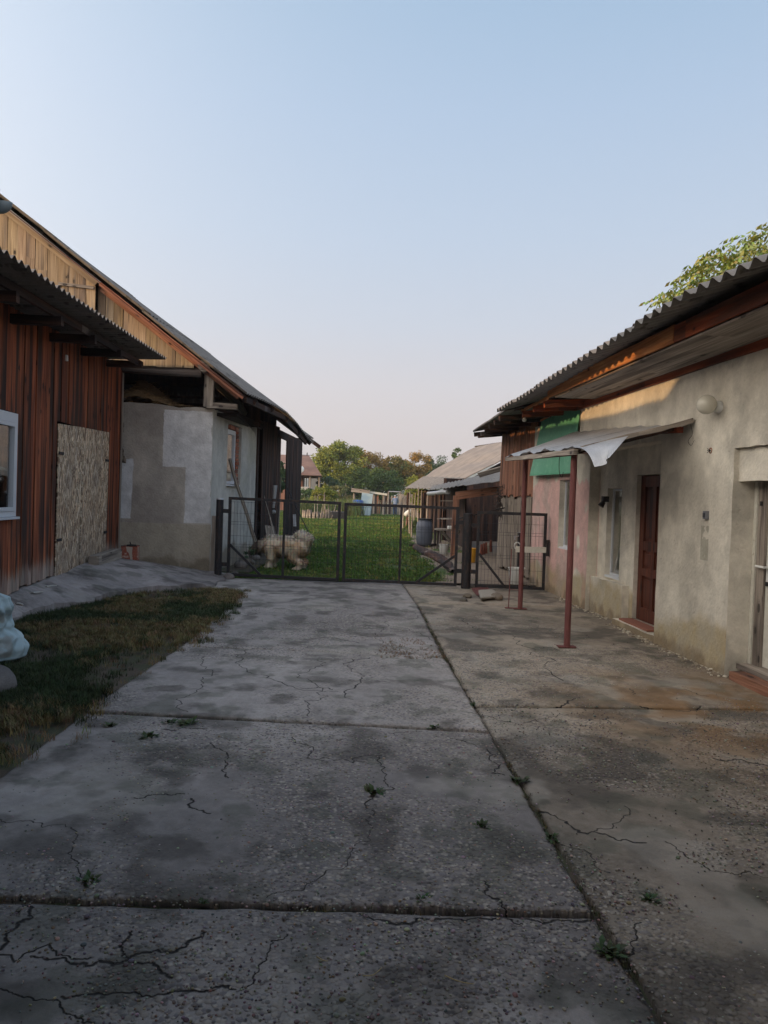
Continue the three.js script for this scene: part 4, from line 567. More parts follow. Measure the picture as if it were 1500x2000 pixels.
  obj('rake_board', plank(rk(-1.62, -0.14, -13.5), rk(-4.06, -0.16, -13.5), 0.06, 0.04, UP, { seg: 6, jit: 0.004 }), M.brownWood, barn);
  obj('rake_board', plank(rk(-1.5, -0.075, -13.24), rk(-4.0, -0.085, -13.24), 0.07, 0.028, UP, { seg: 8, jit: 0.005, tone: [0.85, 0.72, 0.68] }), M.brownWood, barn);
  obj('rake_board', plank(rk(-4.0, -0.07, -13.25), rk(-7.2, -0.07, -13.25), 0.045, 0.028, UP, { seg: 8, jit: 0.004 }), M.greyWood, barn);
  obj('soffit_board', surf(2, 10, (u, v) => rk(lerp(-1.55, -7.2, v), -0.062, lerp(-13.22, -13.6, u)), (u, v) => [u * 0.4, v * 7], 0.015, UP), M.fasciaWood.clone(), barn).material.vertexColors = false;
  obj('ledge', plank(V(-4.15, 5.02, -13.4), V(-4.75, 5.06, -13.4), 0.05, 0.05, UP), M.greyWood, barn);
  // side of upright dark boards with open gaps, header and posts
  const eaveY = (t) => t < 3 ? lerp(3.26, 3.3, t / 3) : t < 4.3 ? lerp(3.3, 3.13, (t - 3) / 1.3) : lerp(3.13, 2.86, (t - 4.3) / 1.6);
  const S = (t, y, o = 0) => V(-2.1 + 0.175 * t + o, y, -13.8 - t);
  for (const [t0, t1, top] of [[3.42, 4.95, 3.2], [5.85, 7.75, 3.02]]) for (let t = t0; t < t1;) { const b = rr(0.16, 0.24), k = rr(0.7, 1.15); obj('board', plank(S(t + b / 2, rr(0.08, 0.2), rr(-0.02, 0.02)), S(t + b / 2, top), b - rr(0.004, 0.016), 0.026, ex, { seg: 3, jit: 0.004, tone: [k, k, k], voff: 0 }), M.darkWood, barn); t += b; }
  for (const t of [3.3, 5.38, 7.75]) obj('post', plank(S(t, 0, -0.1), S(t, 3.15, -0.1), 0.13, 0.12, ex, { seg: 3, jit: 0.008 }), M.darkWood, barn);
  obj('header', [plank(S(3.2, 3.1, -0.05), S(7.8, 3.0, -0.05), 0.16, 0.12, UP), plank(S(4.9, 3.02, 0.02), S(5.9, 3.0, 0.02), 0.14, 0.03, UP)], M.darkWood, barn);
  obj('header', plank(S(0.4, 3.12, -0.08), S(3.4, 3.06, -0.08), 0.12, 0.12, UP, { seg: 3, jit: 0.008 }), M.darkWood, barn);
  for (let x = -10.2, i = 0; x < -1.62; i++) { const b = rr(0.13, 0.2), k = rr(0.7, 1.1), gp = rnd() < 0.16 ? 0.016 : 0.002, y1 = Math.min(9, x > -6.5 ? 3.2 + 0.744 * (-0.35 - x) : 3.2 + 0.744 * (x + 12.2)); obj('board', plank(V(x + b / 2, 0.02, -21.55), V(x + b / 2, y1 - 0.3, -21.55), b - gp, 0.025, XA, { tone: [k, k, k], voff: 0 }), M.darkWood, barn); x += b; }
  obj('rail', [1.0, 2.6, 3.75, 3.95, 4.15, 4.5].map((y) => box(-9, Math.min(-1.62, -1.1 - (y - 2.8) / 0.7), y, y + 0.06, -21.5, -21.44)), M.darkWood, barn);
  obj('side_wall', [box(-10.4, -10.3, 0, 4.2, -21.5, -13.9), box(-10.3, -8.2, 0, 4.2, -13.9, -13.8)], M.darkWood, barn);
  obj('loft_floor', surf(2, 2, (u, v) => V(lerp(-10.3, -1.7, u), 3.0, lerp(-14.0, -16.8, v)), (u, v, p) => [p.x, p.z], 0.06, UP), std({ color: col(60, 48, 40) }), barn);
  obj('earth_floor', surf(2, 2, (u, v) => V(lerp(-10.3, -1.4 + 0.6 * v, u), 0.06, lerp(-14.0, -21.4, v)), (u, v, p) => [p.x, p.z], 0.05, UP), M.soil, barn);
  const roof = new THREE.Group(); roof.name = 'roof'; barn.add(roof);
  const Ev = (t) => V(-1.45 + 0.175 * t, eaveY(t), -13.2 - t), Rg = (t) => V(-6.55 + 0.175 * t, 7.06 - 0.085 * t, -13.2 - t);
  for (let t = 0; t < 5.6; t += 1.02) [[0, 0.36], [0.33, 0.69], [0.66, 1.01]].forEach(([a, b], k) => { const e = Math.min(t + 1.06, 6.0), P = (q, f) => Ev(q).lerp(Rg(q), f).add(V(0, 0.03 + 0.012 * k + 0.03 * (vn(q * 1.3 + k, f * 3) - 0.5), 0)); obj('roof_sheet', corrugated(P(t, a), P(e, a), P(t, b), P(e, b), { pitch: 0.15, amp: 0.02, rows: 4, phase: t / 0.15, sag: 0.01 }), M.cement, roof); });
  for (let t = 5.95; t < 8.4; t += 1.2) [[0.13, 0.55], [0.52, 1.01]].forEach(([a, b]) => { const P = (q, f) => V(-1.45 + 0.175 * q, 2.8, -13.2 - q).lerp(Rg(q), f); obj('roof_sheet', corrugated(P(t, a), P(t + 1.24, a), P(t, b), P(t + 1.24, b), { pitch: 0.15, amp: 0.02, rows: 4 }), M.cement, roof); });
  for (let t = 0; t < 8.2; t += 2.1) { const P = (q, f) => V(-11.6 + 0.175 * q, 3.3, -13.2 - q).lerp(Rg(q), f).add(V(0, 0.03, 0)); obj('roof_sheet', corrugated(P(t, 0), P(t + 2.14, 0), P(t, 1.004), P(t + 2.14, 1.004), { rows: 6 }), M.cement, roof); }
  for (let t = 0.9; t < 8.3; t += 1.3) obj('rafter', plank(V(-1.5 + 0.175 * t, eaveY(Math.min(t, 5.6)) - 0.07, -13.05 - t), Rg(t).add(V(0, -0.1, 0)), 0.1, 0.08, UP), M.darkWood, roof);
  obj('eave_board', [plank(Ev(0.3).add(V(-0.1, -0.06, 0)), Ev(3.2).add(V(-0.1, -0.06, 0)), 0.1, 0.05, UP), plank(Ev(3.2).add(V(-0.1, -0.06, 0)), Ev(5.7).add(V(-0.1, -0.05, 0)), 0.1, 0.05, UP)], M.darkWood, roof);
  // hay under the roof
  const hay = surf(30, 20, (u, v) => { const x = lerp(-3.85, -2.5, u), z = lerp(-13.86, -15.6, v), k = Math.exp(-(((x + 3.5) / 0.42) ** 2)) * 0.42 + 0.05; return V(x, 3.06 + k * Math.pow(Math.sin(Math.PI * clamp(v * 1.1 + 0.04)), 0.5) * (0.8 + 0.5 * fbm(x * 5, z * 5, 3)), z); }, (u, v, p) => [p.x, p.z]);
  const hp = hay.attributes.position, stalks = [];
  for (let k = 0; k < 1500; k++) { const i = Math.floor(rnd() * hp.count), p = V(hp.getX(i) + rr(-0.03, 0.03), hp.getY(i) + rr(-0.02, 0.012), hp.getZ(i) + rr(-0.03, 0.03)), a = rnd() * 6.28, q = p.clone().add(V(Math.cos(a), rr(-0.35, 0.3), Math.sin(a)).multiplyScalar(rr(0.05, 0.14))); stalks.push(paint(tube(p, q, 0.0035, 0.002, 3), linc(...pick([[160, 130, 90], [128, 100, 68], [184, 154, 110], [104, 82, 58]])))); }
  const hm = thing('hay_heap', 'heap of old brown hay on the loft above the plaster wall', 'hay', [-3.2, 3.05, -14.7]);
  hm.userData.kind = 'stuff';
  obj('heap', paint(hay, linc(120, 96, 66)), std({ vertexColors: true }), hm); obj('stalks', stalks, std({ vertexColors: true }), hm);
}
// ---------------------------------------------------------------- dwelling beside the camera: its gutter end and eaves, and an added roof shading the near yard
{
  const h = thing('dwelling', 'house at the yard edge with grey roof gutter', 'house', [-5, 0, 2]);
  obj('wall', box(-8.4, -2.35, -0.05, 3.05, -3.9, 9), M.houseWall, h);
  const q = (pts) => { const g = new THREE.BufferGeometry(); g.setAttribute('position', new THREE.Float32BufferAttribute(pts.flat(), 3)); g.computeVertexNormals(); return g; };
  const E = 3.12, Z0 = -4.28, Z1 = 9.4, XL = -8.85, XR = -1.92, RX = -5.4, RY = 4.75, r0 = [RX, RY, -2.6], r1 = [RX, RY, 6], a = [XR, E, Z0], b = [XR, E, Z1], c = [XL, E, Z1], d = [XL, E, Z0];
  obj('roof', q([a, r0, b, b, r0, r1, b, r1, c, c, r1, d, d, r1, r0, d, r0, a, a, b, c, a, c, d]), std({ color: col(112, 84, 74) }), h);
  const gm = std({ color: col(124, 136, 142), roughness: 0.45, metalness: 0.3 });
  obj('gutter', [new THREE.CylinderGeometry(0.065, 0.065, 13.7, 24, 1, true, Math.PI, Math.PI).rotateX(Math.PI / 2).rotateZ(0).translate(-1.86, 3.12, 2.52)], gm, h);
  obj('gutter_end', new THREE.SphereGeometry(0.066, 20, 12, 0, Math.PI * 2, Math.PI / 2, Math.PI / 2).scale(1, 1, 0.45).translate(-1.86, 3.12, -4.33), gm, h);
  obj('added_shade_roof', surf(4, 4, (u, v) => V(lerp(-2.3, 3.66, u), lerp(2.76, 2.9, v), lerp(-1.62, 6, v)), (u, v, p) => [p.x, p.z], 0.06, UP), M.brownWood.clone(), h).material.vertexColors = false;  // added roof overhead, out of view, put in to darken the near slabs
  for (const x of [-2.1, 3.5]) obj('added_roof_post', box(x - 0.07, x + 0.07, 0, 2.7, -0.8, -0.66), M.greyWood, h);  // posts for the added overhead roof
}
// ---------------------------------------------------------------- small things by the shed
{
  const p = V(-3.42, 0, -13.42); p.y = apY(p.x, 13.42) - 0.012;
  const c = thing('metal_canister', 'rusty red square tin standing in the corner by the shed', 'tin', [p.x, p.y, p.z]);
  const cv = document.createElement('canvas'); cv.width = 256; cv.height = 256; const x = cv.getContext('2d');
  x.fillStyle = 'rgb(158,84,66)'; x.fillRect(0, 0, 256, 256);
  const r = rngOf(5);
  for (let i = 0; i < 900; i++) { const k = r(); x.fillStyle = k < 0.4 ? 'rgba(112,62,48,0.5)' : k < 0.7 ? 'rgba(176,112,88,0.4)' : 'rgba(186,180,168,0.35)'; x.fillRect(r() * 256, r() * 256, 2 + r() * 10, 2 + r() * 12); }
  x.fillStyle = 'rgba(188,182,168,0.9)'; x.beginPath(); x.moveTo(80, 10); x.lineTo(190, 18); x.lineTo(182, 120); x.lineTo(196, 226); x.lineTo(160, 240); x.lineTo(130, 120); x.lineTo(96, 90); x.fill();
  x.fillStyle = 'rgb(214,206,192)'; x.font = 'bold 44px sans-serif'; x.fillText('FAUI', 24, 196); x.font = 'bold 30px sans-serif'; x.fillText('00', 60, 142);
  const t = new THREE.CanvasTexture(cv); t.colorSpace = THREE.SRGBColorSpace;
  obj('body', new RoundedBoxGeometry(0.27, 0.27, 0.2, 3, 0.012).translate(p.x, p.y + 0.135, p.z), std({ map: t, roughness: 0.7 }), c);
  obj('lid', [tube(V(p.x + 0.02, p.y + 0.268, p.z), V(p.x + 0.02, p.y + 0.288, p.z), 0.085, 0.08, 20), tube(V(p.x + 0.01, p.y + 0.28, p.z), V(p.x - 0.01, p.y + 0.34, p.z), 0.012, 0.008)], M.blackIron, c);
  obj('rim', [box(p.x - 0.137, p.x + 0.137, p.y + 0.262, p.y + 0.274, p.z + 0.09, p.z + 0.103), box(p.x - 0.137, p.x + 0.137, p.y + 0.262, p.y + 0.274, p.z - 0.103, p.z - 0.09)], M.blackIron, c);
  const yb = (s) => apY(-3.5, s) + 0.075;
  lone('timber_block', plank(V(-3.53, yb(11.75) - 0.02, -11.72), V(-3.5, yb(12.85), -12.88), 0.16, 0.16, UP, { seg: 5, jit: 0.006 }), M.greyWood, 'short grey timber beam lying against the chipboard door', 'beam');
  [[66, 1153, 0.1], [92, 1160, 0.13], [34, 1162, 0.04]].forEach(([a, b, l], i) => { const q = onX(a, b, -3.56), s = -q.z; lone('broken_tile', plank(V(-3.58, apY(-3.58, s) + 0.012, -s), V(-3.52, apY(-3.52, s + l) + 0.014, -s - l * 1.4), 0.05, 0.014, XA, { seg: 4, jit: 0.012 }), std({ color: col(196, 192, 186) }), 'small broken white shard on the concrete apron', 'shard', 'white shards on the apron'); });
  // tarpaulin sack and boulder
  const b = onY(36, 1300), prof = [[0, 0.72], [0.06, 0.96], [0.16, 1], [0.3, 0.86], [0.44, 0.62], [0.55, 0.6], [0.7, 0.66], [0.82, 0.58], [0.9, 0.3], [0.94, 0.16], [0.97, 0.24], [1, 0.02]];
  const rad = (h) => { for (let i = 1; i < prof.length; i++) if (h <= prof[i][0]) return lerp(prof[i - 1][1], prof[i][1], sstep(prof[i - 1][0], prof[i][0], h)); return 0.02; };
  const sack = surf(120, 80, (u, v) => { const th = u * Math.PI * 2, h = 1 - v, cx = Math.cos(th), sz = Math.sin(th), fold = 0.075 * Math.sin(th * 11 + 3 * fbm(h * 4, 2, 3) * 4) * sstep(0.02, 0.3, h) + 0.2 * (fbm(cx * 2.2 + 5 + h * 3, sz * 2.2 + h * 5, 4) - 0.5) + 0.015 * Math.sin(h * 34 + cx * 4) * sstep(0.7, 0.4, Math.abs(h - 0.5) * 2), r = rad(h) * (1 + fold) * 0.31; return V(b.x - 0.3 + cx * r - 0.05 * h, (h < 0.02 ? 0.008 : 0.01) + 0.66 * h, b.z - 0.16 + sz * r * 0.9); }, (u, v) => [u * 2, v]);
  lone('tarpaulin_sack', sack, std({ map: tex(256, 256, (u, v) => { const a = fbm(u * 5, v * 8, 4), d = sstep(0.56, 0.7, fbm(u * 9 + 3, v * 7, 4)); return mix3(mix3(rgb(150, 172, 178), rgb(184, 202, 206), a), rgb(142, 140, 134), d * 0.55); }), roughness: 0.55 }), 'pale blue plastic sack slumped beside the grass', 'sack');
  const q = onY(0, 1350); lone('boulder', paint(rock(V(q.x - 0.04, 0.05, q.z + 0.06), 0.165, 3, 0.95, 4), [0.75, 0.75, 0.78]), M.stone, 'grey boulder at the foot of the plastic sack', 'boulder');
}
// ---------------------------------------------------------------- mesh gate
function gateLeaf(label, P0, P1, y0, y1, { mid, brace, hinge, tilt = 0 }) {
  const t = thing('mesh_gate', label, 'gate', [(P0.x + P1.x) / 2, y0, (P0.z + P1.z) / 2]);
  const d = P1.clone().sub(P0).setY(0), L = d.length(); d.normalize(); const w = 0.05, at = (u, y) => P0.clone().addScaledVector(d, u).setY(y + tilt * u), n = d.clone().cross(UP);
  for (const y of [y0 + w / 2, y1 - w / 2]) obj('rail', plank(at(0, y), at(L, y), w, 0.04, UP), M.blackIron, t);
  for (const u of [w / 2, L - w / 2]) obj('stile', plank(at(u, y0 + w), at(u, y1 - w), w - 0.001, 0.042, d), M.blackIron, t);
  if (mid) obj('mid_bar', plank(at(L * mid, y0 + w), at(L * mid, y1 - w), 0.04, 0.036, d), M.blackIron, t);
  if (brace) obj('brace', plank(at(brace[0], brace[1]).addScaledVector(n, 0.008), at(brace[2], brace[3]).addScaledVector(n, 0.008), 0.042, 0.03, UP), M.blackIron, t);
  for (const [u, y] of hinge) obj('hinge', plank(at(u, y), at(u + (u < L / 2 ? -0.1 : 0.1), y), 0.07, 0.03, UP), M.blackIron, t);
  const wires = [], r = 0.0022;
  for (let u = w + 0.05; u < L - w - 0.01; u += 0.0605) wires.push(tube(at(u, y0 + w).addScaledVector(n, -0.012), at(u, y1 - w - 0.02).addScaledVector(n, -0.012), r, r, 5));
  for (const y of [0.07, 0.27, 0.47, 0.52, 0.67, 0.87, 0.92, 1.07, 1.27]) if (y0 + y < y1 - 0.08) wires.push(tube(at(w, y0 + w + y).addScaledVector(n, -0.016), at(L - w, y0 + w + y).addScaledVector(n, -0.016), r, r, 5));
  obj('wire_mesh', wires, M.wire, t);
  return t;
}
gateLeaf('black framed mesh gate leaf hung beside the plaster barn corner', V(-1.72, 0, -13.38), V(0.27, 0, -13.12), 0.05, 1.455, { mid: 0.5, brace: [0.03, 0.62, 0.62, 0.08], hinge: [[0, 1.2], [0, 0.25]], tilt: -0.012 });
const g2 = gateLeaf('black framed mesh gate leaf braced toward the thick round post', V(0.33, 0, -13.11), V(2.33, 0, -12.86), 0.03, 1.42, { mid: 0.5, brace: [1.97, 0.56, 1.3, 0.06], hinge: [[2.016, 1.15], [2.016, 0.3]], tilt: -0.004 });
const g3 = gateLeaf('small black mesh gate between round post and pink bay', V(2.62, 0, -12.68), V(3.8, 0, -12.5), 0.03, 1.355, { brace: [0.05, 0.62, 0.52, 0.05], hinge: [[0, 1.1], [0, 0.3]] });
obj('lock_plate', plank(V(3.815, 0.62, -12.46), V(3.815, 0.9, -12.46), 0.05, 0.06, XA), M.blackIron, g3);
lone('white_plank', plank(V(3.28, 0.72, -12.54), V(3.79, 0.725, -12.46), 0.1, 0.02, UP, { seg: 5, jit: 0.004 }), M.whitePaint, 'short white plank fixed across the small mesh gate', 'plank');
{
  const p = thing('gate_post', 'slim black round gate post at the barn corner', 'post', [-1.88, 0, -13.42]);
  obj('shaft', tube(V(-1.88, -0.02, -13.42), V(-1.88, 1.4, -13.42), 0.065, 0.065, 20), M.blackIron, p); obj('cap', tube(V(-1.88, 1.4, -13.42), V(-1.88, 1.43, -13.42), 0.07, 0.06, 20), M.galv, p);
  const q = thing('gate_post', 'thick black round gate post between large and small gates', 'post', [2.47, 0, -12.74]);
  obj('shaft', tube(V(2.47, -0.02, -12.74), V(2.47, 1.29, -12.74), 0.083, 0.083, 24), M.blackIron, q); obj('cap', tube(V(2.47, 1.29, -12.74), V(2.47, 1.305, -12.74), 0.086, 0.084, 24), M.blackIron, q);
  lone('weathered_board', plank(V(-2.02, 0.1, -13.62), V(-2.01, 1.1, -13.66), 0.07, 0.03, XA, { seg: 4, jit: 0.005 }), M.greyWood, 'narrow grey board standing against the plaster corner', 'board');
  lone('stay_rope', new THREE.TubeGeometry(new THREE.CatmullRomCurve3([onZ(893, 1014, -12.9), onZ(935, 1004, -14), onZ(985, 992, -15.4)]), 20, 0.012, 6), M.blackRubber, 'dark pole leaning from the round post toward the plank shed', 'pole');
}
// stones at the barn foot and by the posts
[[446, 1128, 0.1], [432, 1126, 0.07], [458, 1122, 0.08], [470, 1105, 0.13], [482, 1098, 0.16], [495, 1090, 0.14], [508, 1082, 0.15], [465, 1092, 0.12], [486, 1084, 0.13], [520, 1072, 0.16], [548, 1068, 0.18], [560, 1058, 0.16], [572, 1056, 0.15], [583, 1052, 0.17], [590, 1060, 0.13], [566, 1046, 0.14], [577, 1043, 0.12], [600, 1060, 0.1], [512, 1068, 0.12], [535, 1062, 0.15], [923, 1146, 0.05], [905, 1172, 0.06]].forEach(([x, y, r], i) => { const yy = i < 3 || i > 19 ? 0.02 : i > 9 ? 0.12 : 0.1, p = onY(x, y, yy); if (p.z < -20.5) p.multiplyScalar(20.5 / -p.z).setY(yy); const t = rr(0.7, 1.05); lone('field_stone', paint(rock(p, r, i * 3.3, 0.75, 2), [t, t * rr(0.93, 1), t * rr(0.85, 1)]), M.stone, 'rough field stone in the heap along the barn foot', 'stone', 'stones along the barn foot'); });
{ // poles and tools leaning on the barn side
  const lean = (n, a, b, za, zb, r, m, label, cat) => lone(n, tube(onZ(a[0], a[1], za), onZ(b[0], b[1], zb), r, r * 0.85, 8, { rings: 6, wob: r * 0.8 }), m, label, cat);
  lean('wooden_pole', [500, 1062], [447, 896], -15.7, -14.8, 0.04, M.greyWood.clone(), 'thick grey pole leaning on the wall under the barn window', 'pole');
  lean('thin_stick', [533, 1030], [512, 955], -17.3, -17.6, 0.012, M.greyWood.clone(), 'thin bent stick leaning against the dark barn boards', 'stick');
  lean('pale_stick', [540, 1064], [527, 1012], -16.6, -17.3, 0.022, std({ color: col(164, 152, 140) }), 'short pale tool handle leaning against the barn boards', 'handle');
  lean('long_stick', [543, 1060], [549, 932], -17.9, -18.9, 0.014, M.greyWood.clone(), 'long straight handle leaning in the open barn bay', 'handle');
  lean('iron_rod', [612, 1060], [552, 934], -16.6, -18.9, 0.012, M.blackIron, 'long dark rod slanting from the barn bay onto the grass', 'rod');
  const p = onZ(536, 985, -18.3), s = thing('hanging_pipe', 'pale hanging pipe with round end in the barn bay', 'pipe', [p.x, p.y, p.z]);  // downpipe-like piece with a round end, no lamp
  obj('pipe', tube(onZ(534, 992, -18.3), onZ(537, 948, -18.35), 0.035, 0.06, 12), M.galv, s); obj('end', ball(onZ(534.5, 1000, -18.3), 0.055, 3), M.galv, s);
  for (let i = 0; i < 4; i++) lone('grey_lath_stick', plank(onZ(524 + i * 4, 1052, -17), onZ(520 + i * 4.5, 1026 + i, -17.3), 0.06, 0.02, XA), M.greyWood, 'short grey lath propped at the barn foot', 'lath', 'grey laths at the barn foot');
  lone('metal_strip', plank(onZ(576, 1028, -20.4), onZ(575, 1005, -20.5), 0.08, 0.02, XA), M.galv, 'pale metal strip standing at the barn end', 'strip');
}
// ---------------------------------------------------------------- smooth bodies from tapered bones
function bodyGeo(bones, min, max, cellsize, blend, colorOf) {
  const size = max.clone().sub(min), S = Math.max(size.x, size.y, size.z) / 2, ctr = min.clone().add(max).multiplyScalar(0.5), res = Math.ceil(2 * S / cellsize);
  const mc = new MarchingCubes(res, new THREE.MeshStandardMaterial(), false, false, 400000); mc.isolation = 0;
  const p = V(0, 0, 0), ab = V(0, 0, 0);
  for (let k = 0; k < res; k++) for (let j = 0; j < res; j++) for (let i = 0; i < res; i++) {
    p.set((i / (res / 2) - 1) * S + ctr.x, (j / (res / 2) - 1) * S + ctr.y, (k / (res / 2) - 1) * S + ctr.z); let d = 9;
    for (const [a, b, ra, rb, bl] of bones) { ab.copy(b).sub(a); const t = clamp(p.clone().sub(a).dot(ab) / Math.max(1e-9, ab.lengthSq())), q = p.distanceTo(a.clone().addScaledVector(ab, t)) - lerp(ra, rb, t), kk = bl ?? blend, h = clamp(0.5 + 0.5 * (d - q) / kk); d = lerp(d, q, h) - kk * h * (1 - h); }
    mc.field[k * res * res + j * res + i] = -d;
  }
  mc.update(); const n = mc.count, P = new Float32Array(n * 3); for (let i = 0; i < n * 3; i += 3) { P[i] = mc.positionArray[i] * S + ctr.x; P[i + 1] = mc.positionArray[i + 1] * S + ctr.y; P[i + 2] = mc.positionArray[i + 2] * S + ctr.z; }
  let g = new THREE.BufferGeometry(); g.setAttribute('position', new THREE.BufferAttribute(P, 3)); g = mergeVertices(g, 1e-5); g.computeVertexNormals();
  const A = new Float32Array(g.attributes.position.count * 3), q = V(0, 0, 0); for (let i = 0; i < A.length / 3; i++) { q.fromBufferAttribute(g.attributes.position, i); A.set(colorOf(q), i * 3); } g.setAttribute('color', new THREE.BufferAttribute(A, 3));
  return g;
}
{ // shaggy dog, seen from behind its flank, head lowered
  const f = V(-0.93, 0, -0.37).normalize(), s = V(-f.z, 0, f.x), o = V(-0.5, 0.02, -14.98), L = (a, y, b = 0) => o.clone().addScaledVector(f, a).addScaledVector(s, b).setY(o.y + y);
  const B = [[L(-0.02, 0.46), L(0.3, 0.44), 0.17, 0.17], [L(0.3, 0.44), L(0.62, 0.46), 0.17, 0.165], [L(0.66, 0.49), L(0.86, 0.44), 0.12, 0.1], [L(0.86, 0.44), L(0.94, 0.4), 0.115, 0.1], [L(0.94, 0.38), L(1.08, 0.31), 0.07, 0.045, 0.03], [L(-0.12, 0.5), L(-0.16, 0.6), 0.06, 0.075], [L(-0.16, 0.6), L(-0.02, 0.66), 0.085, 0.09], [L(-0.02, 0.66), L(0.1, 0.61), 0.08, 0.05]];
  for (const b of [-0.1, 0.1]) {
    B.push([L(0, 0.42, b), L(0.1, 0.27, b * 1.1), 0.125, 0.085], [L(0.1, 0.27, b * 1.1), L(-0.07, 0.16, b * 1.1), 0.08, 0.052], [L(-0.07, 0.16, b * 1.1), L(-0.03, 0.03, b * 1.1), 0.05, 0.045], [L(-0.03, 0.03, b * 1.1), L(0.06, 0.026, b * 1.1), 0.042, 0.032]);
    B.push([L(0.6, 0.4, b * 0.9), L(0.57, 0.24, b), 0.1, 0.068], [L(0.57, 0.24, b), L(0.61, 0.1, b), 0.06, 0.048], [L(0.61, 0.1, b), L(0.61, 0.03, b), 0.046, 0.042], [L(0.61, 0.03, b), L(0.69, 0.026, b), 0.042, 0.03]);
    B.push([L(0.86, 0.53, b * 0.8), L(0.85, 0.44, b * 1.15), 0.03, 0.022, 0.02]);
  }
  const CR = linc(236, 222, 200), TN = linc(206, 172, 136), DK = linc(116, 100, 90), WH = linc(242, 234, 220);
  const colr = (p) => { const q = p.clone().sub(o), a = q.dot(f), y = q.y, n = fbm(a * 7 + 3, y * 7 + q.dot(s) * 5, 3); let c = mix3(CR, TN, sstep(0.4, 0.62, n) * 0.85); if (y > 0.57 || (y < 0.12)) c = mix3(c, WH, 0.7); return mix3(c, DK, sstep(0.7, 0.84, a + 0.1 * (n - 0.5)) * 0.9); };
  const g = bodyGeo(B, o.clone().add(V(-1.35, -0.05, -0.75)), o.clone().add(V(0.35, 0.85, 0.3)), 0.02, 0.05, colr);
  const d = thing('dog', 'shaggy cream and tan dog standing on the grass behind the gate', 'dog', [-0.8, 0.02, -15.1]);
  const pos = g.attributes.position, nor = g.attributes.normal, P = [], A = [], N = [], q = rngOf(61);
  const body = obj('body', g, std({ vertexColors: true, roughness: 1 }), d);
  for (let k = 0; k < 16000; k++) { const i = Math.floor(q() * pos.count), p = V(pos.getX(i), pos.getY(i), pos.getZ(i)).add(d.position), n = V(nor.getX(i), nor.getY(i), nor.getZ(i)), y = p.y - o.y, len = (y < 0.16 ? 0.025 : y > 0.58 ? 0.075 : 0.045) * (0.6 + q() * 0.8), dir = n.clone().multiplyScalar(0.3).add(V((q() - 0.5) * 0.5, -0.6 + (y > 0.56 ? 0.8 : 0) + (q() - 0.5) * 0.3, (q() - 0.5) * 0.5)).addScaledVector(f, -0.2).normalize(), sd = dir.clone().cross(V(q() - 0.5, q() - 0.5, q() - 0.5)).normalize().multiplyScalar(0.0035 + q() * 0.003), m = p.clone().addScaledVector(dir, len * 0.5).addScaledVector(n, 0.012), t = p.clone().addScaledVector(dir, len); t.y -= len * 0.15;
    const c = colr(p).map((v) => v * (0.8 + q() * 0.35)); const a1 = p.clone().add(sd), a2 = p.clone().sub(sd), m1 = m.clone().addScaledVector(sd, 0.8), m2 = m.clone().addScaledVector(sd, -0.8);
    const fl = a2.clone().sub(a1).cross(m2.clone().sub(a1)).dot(n) < 0; for (const v of fl ? [a1, m2, a2, a1, m1, m2, m1, t, m2] : [a1, a2, m2, a1, m2, m1, m1, m2, t]) { P.push(v.x, v.y, v.z); A.push(...c); N.push(n.x, n.y, n.z); } }
  const fg = new THREE.BufferGeometry(); fg.setAttribute('position', new THREE.Float32BufferAttribute(P, 3)); fg.setAttribute('normal', new THREE.Float32BufferAttribute(N, 3)); fg.setAttribute('color', new THREE.Float32BufferAttribute(A, 3));
  obj('fur', fg, std({ vertexColors: true, roughness: 1 }), d);
  obj('nose', ball(L(1.12, 0.315), 0.022, 2), M.blackRubber, d);
  obj('eye', [ball(L(0.99, 0.44, 0.055), 0.013, 2), ball(L(0.99, 0.44, -0.055), 0.013, 2)], M.blackRubber, d);
}
// ---------------------------------------------------------------- around the small gate
function bucket(name, label, p, r0, r1, h, mat, extra) {
  const t = thing(name, label, 'bucket', [p.x, p.y, p.z]);
  const pr = [[0, 0], [r0, 0], [r1, h], [r1 + 0.008, h], [r1 + 0.008, h - 0.012], [r1 - 0.004, h - 0.012], [r0 - 0.006, 0.008], [0, 0.008]].map(([a, b]) => new THREE.Vector2(a, b));
  obj('shell', new THREE.LatheGeometry(pr, 28).translate(p.x, p.y, p.z), mat, t);
  obj('handle', new THREE.TorusGeometry(r1, 0.004, 6, 24, Math.PI).rotateX(2.4).translate(p.x, p.y + h * 0.9, p.z), M.wire, t);
  if (extra) obj('lid', tube(V(p.x, p.y + h - 0.004, p.z), V(p.x, p.y + h + 0.012, p.z), r1 + 0.012, r1 + 0.012, 28), mat, t);
  return t;
}
bucket('plastic_bucket', 'white plastic bucket standing behind the small mesh gate', V(3.52, 0.03, -13.35), 0.12, 0.15, 0.3, M.whitePlastic);
bucket('plastic_bucket', 'yellow plastic bucket in the dark open shed', onY(920, 1098, 0.04), 0.1, 0.12, 0.34, M.yellowPlastic);
bucket('plastic_bucket', 'white plastic bucket under the plank table', onY(866, 1082, 0.04), 0.1, 0.13, 0.26, M.whitePlastic);
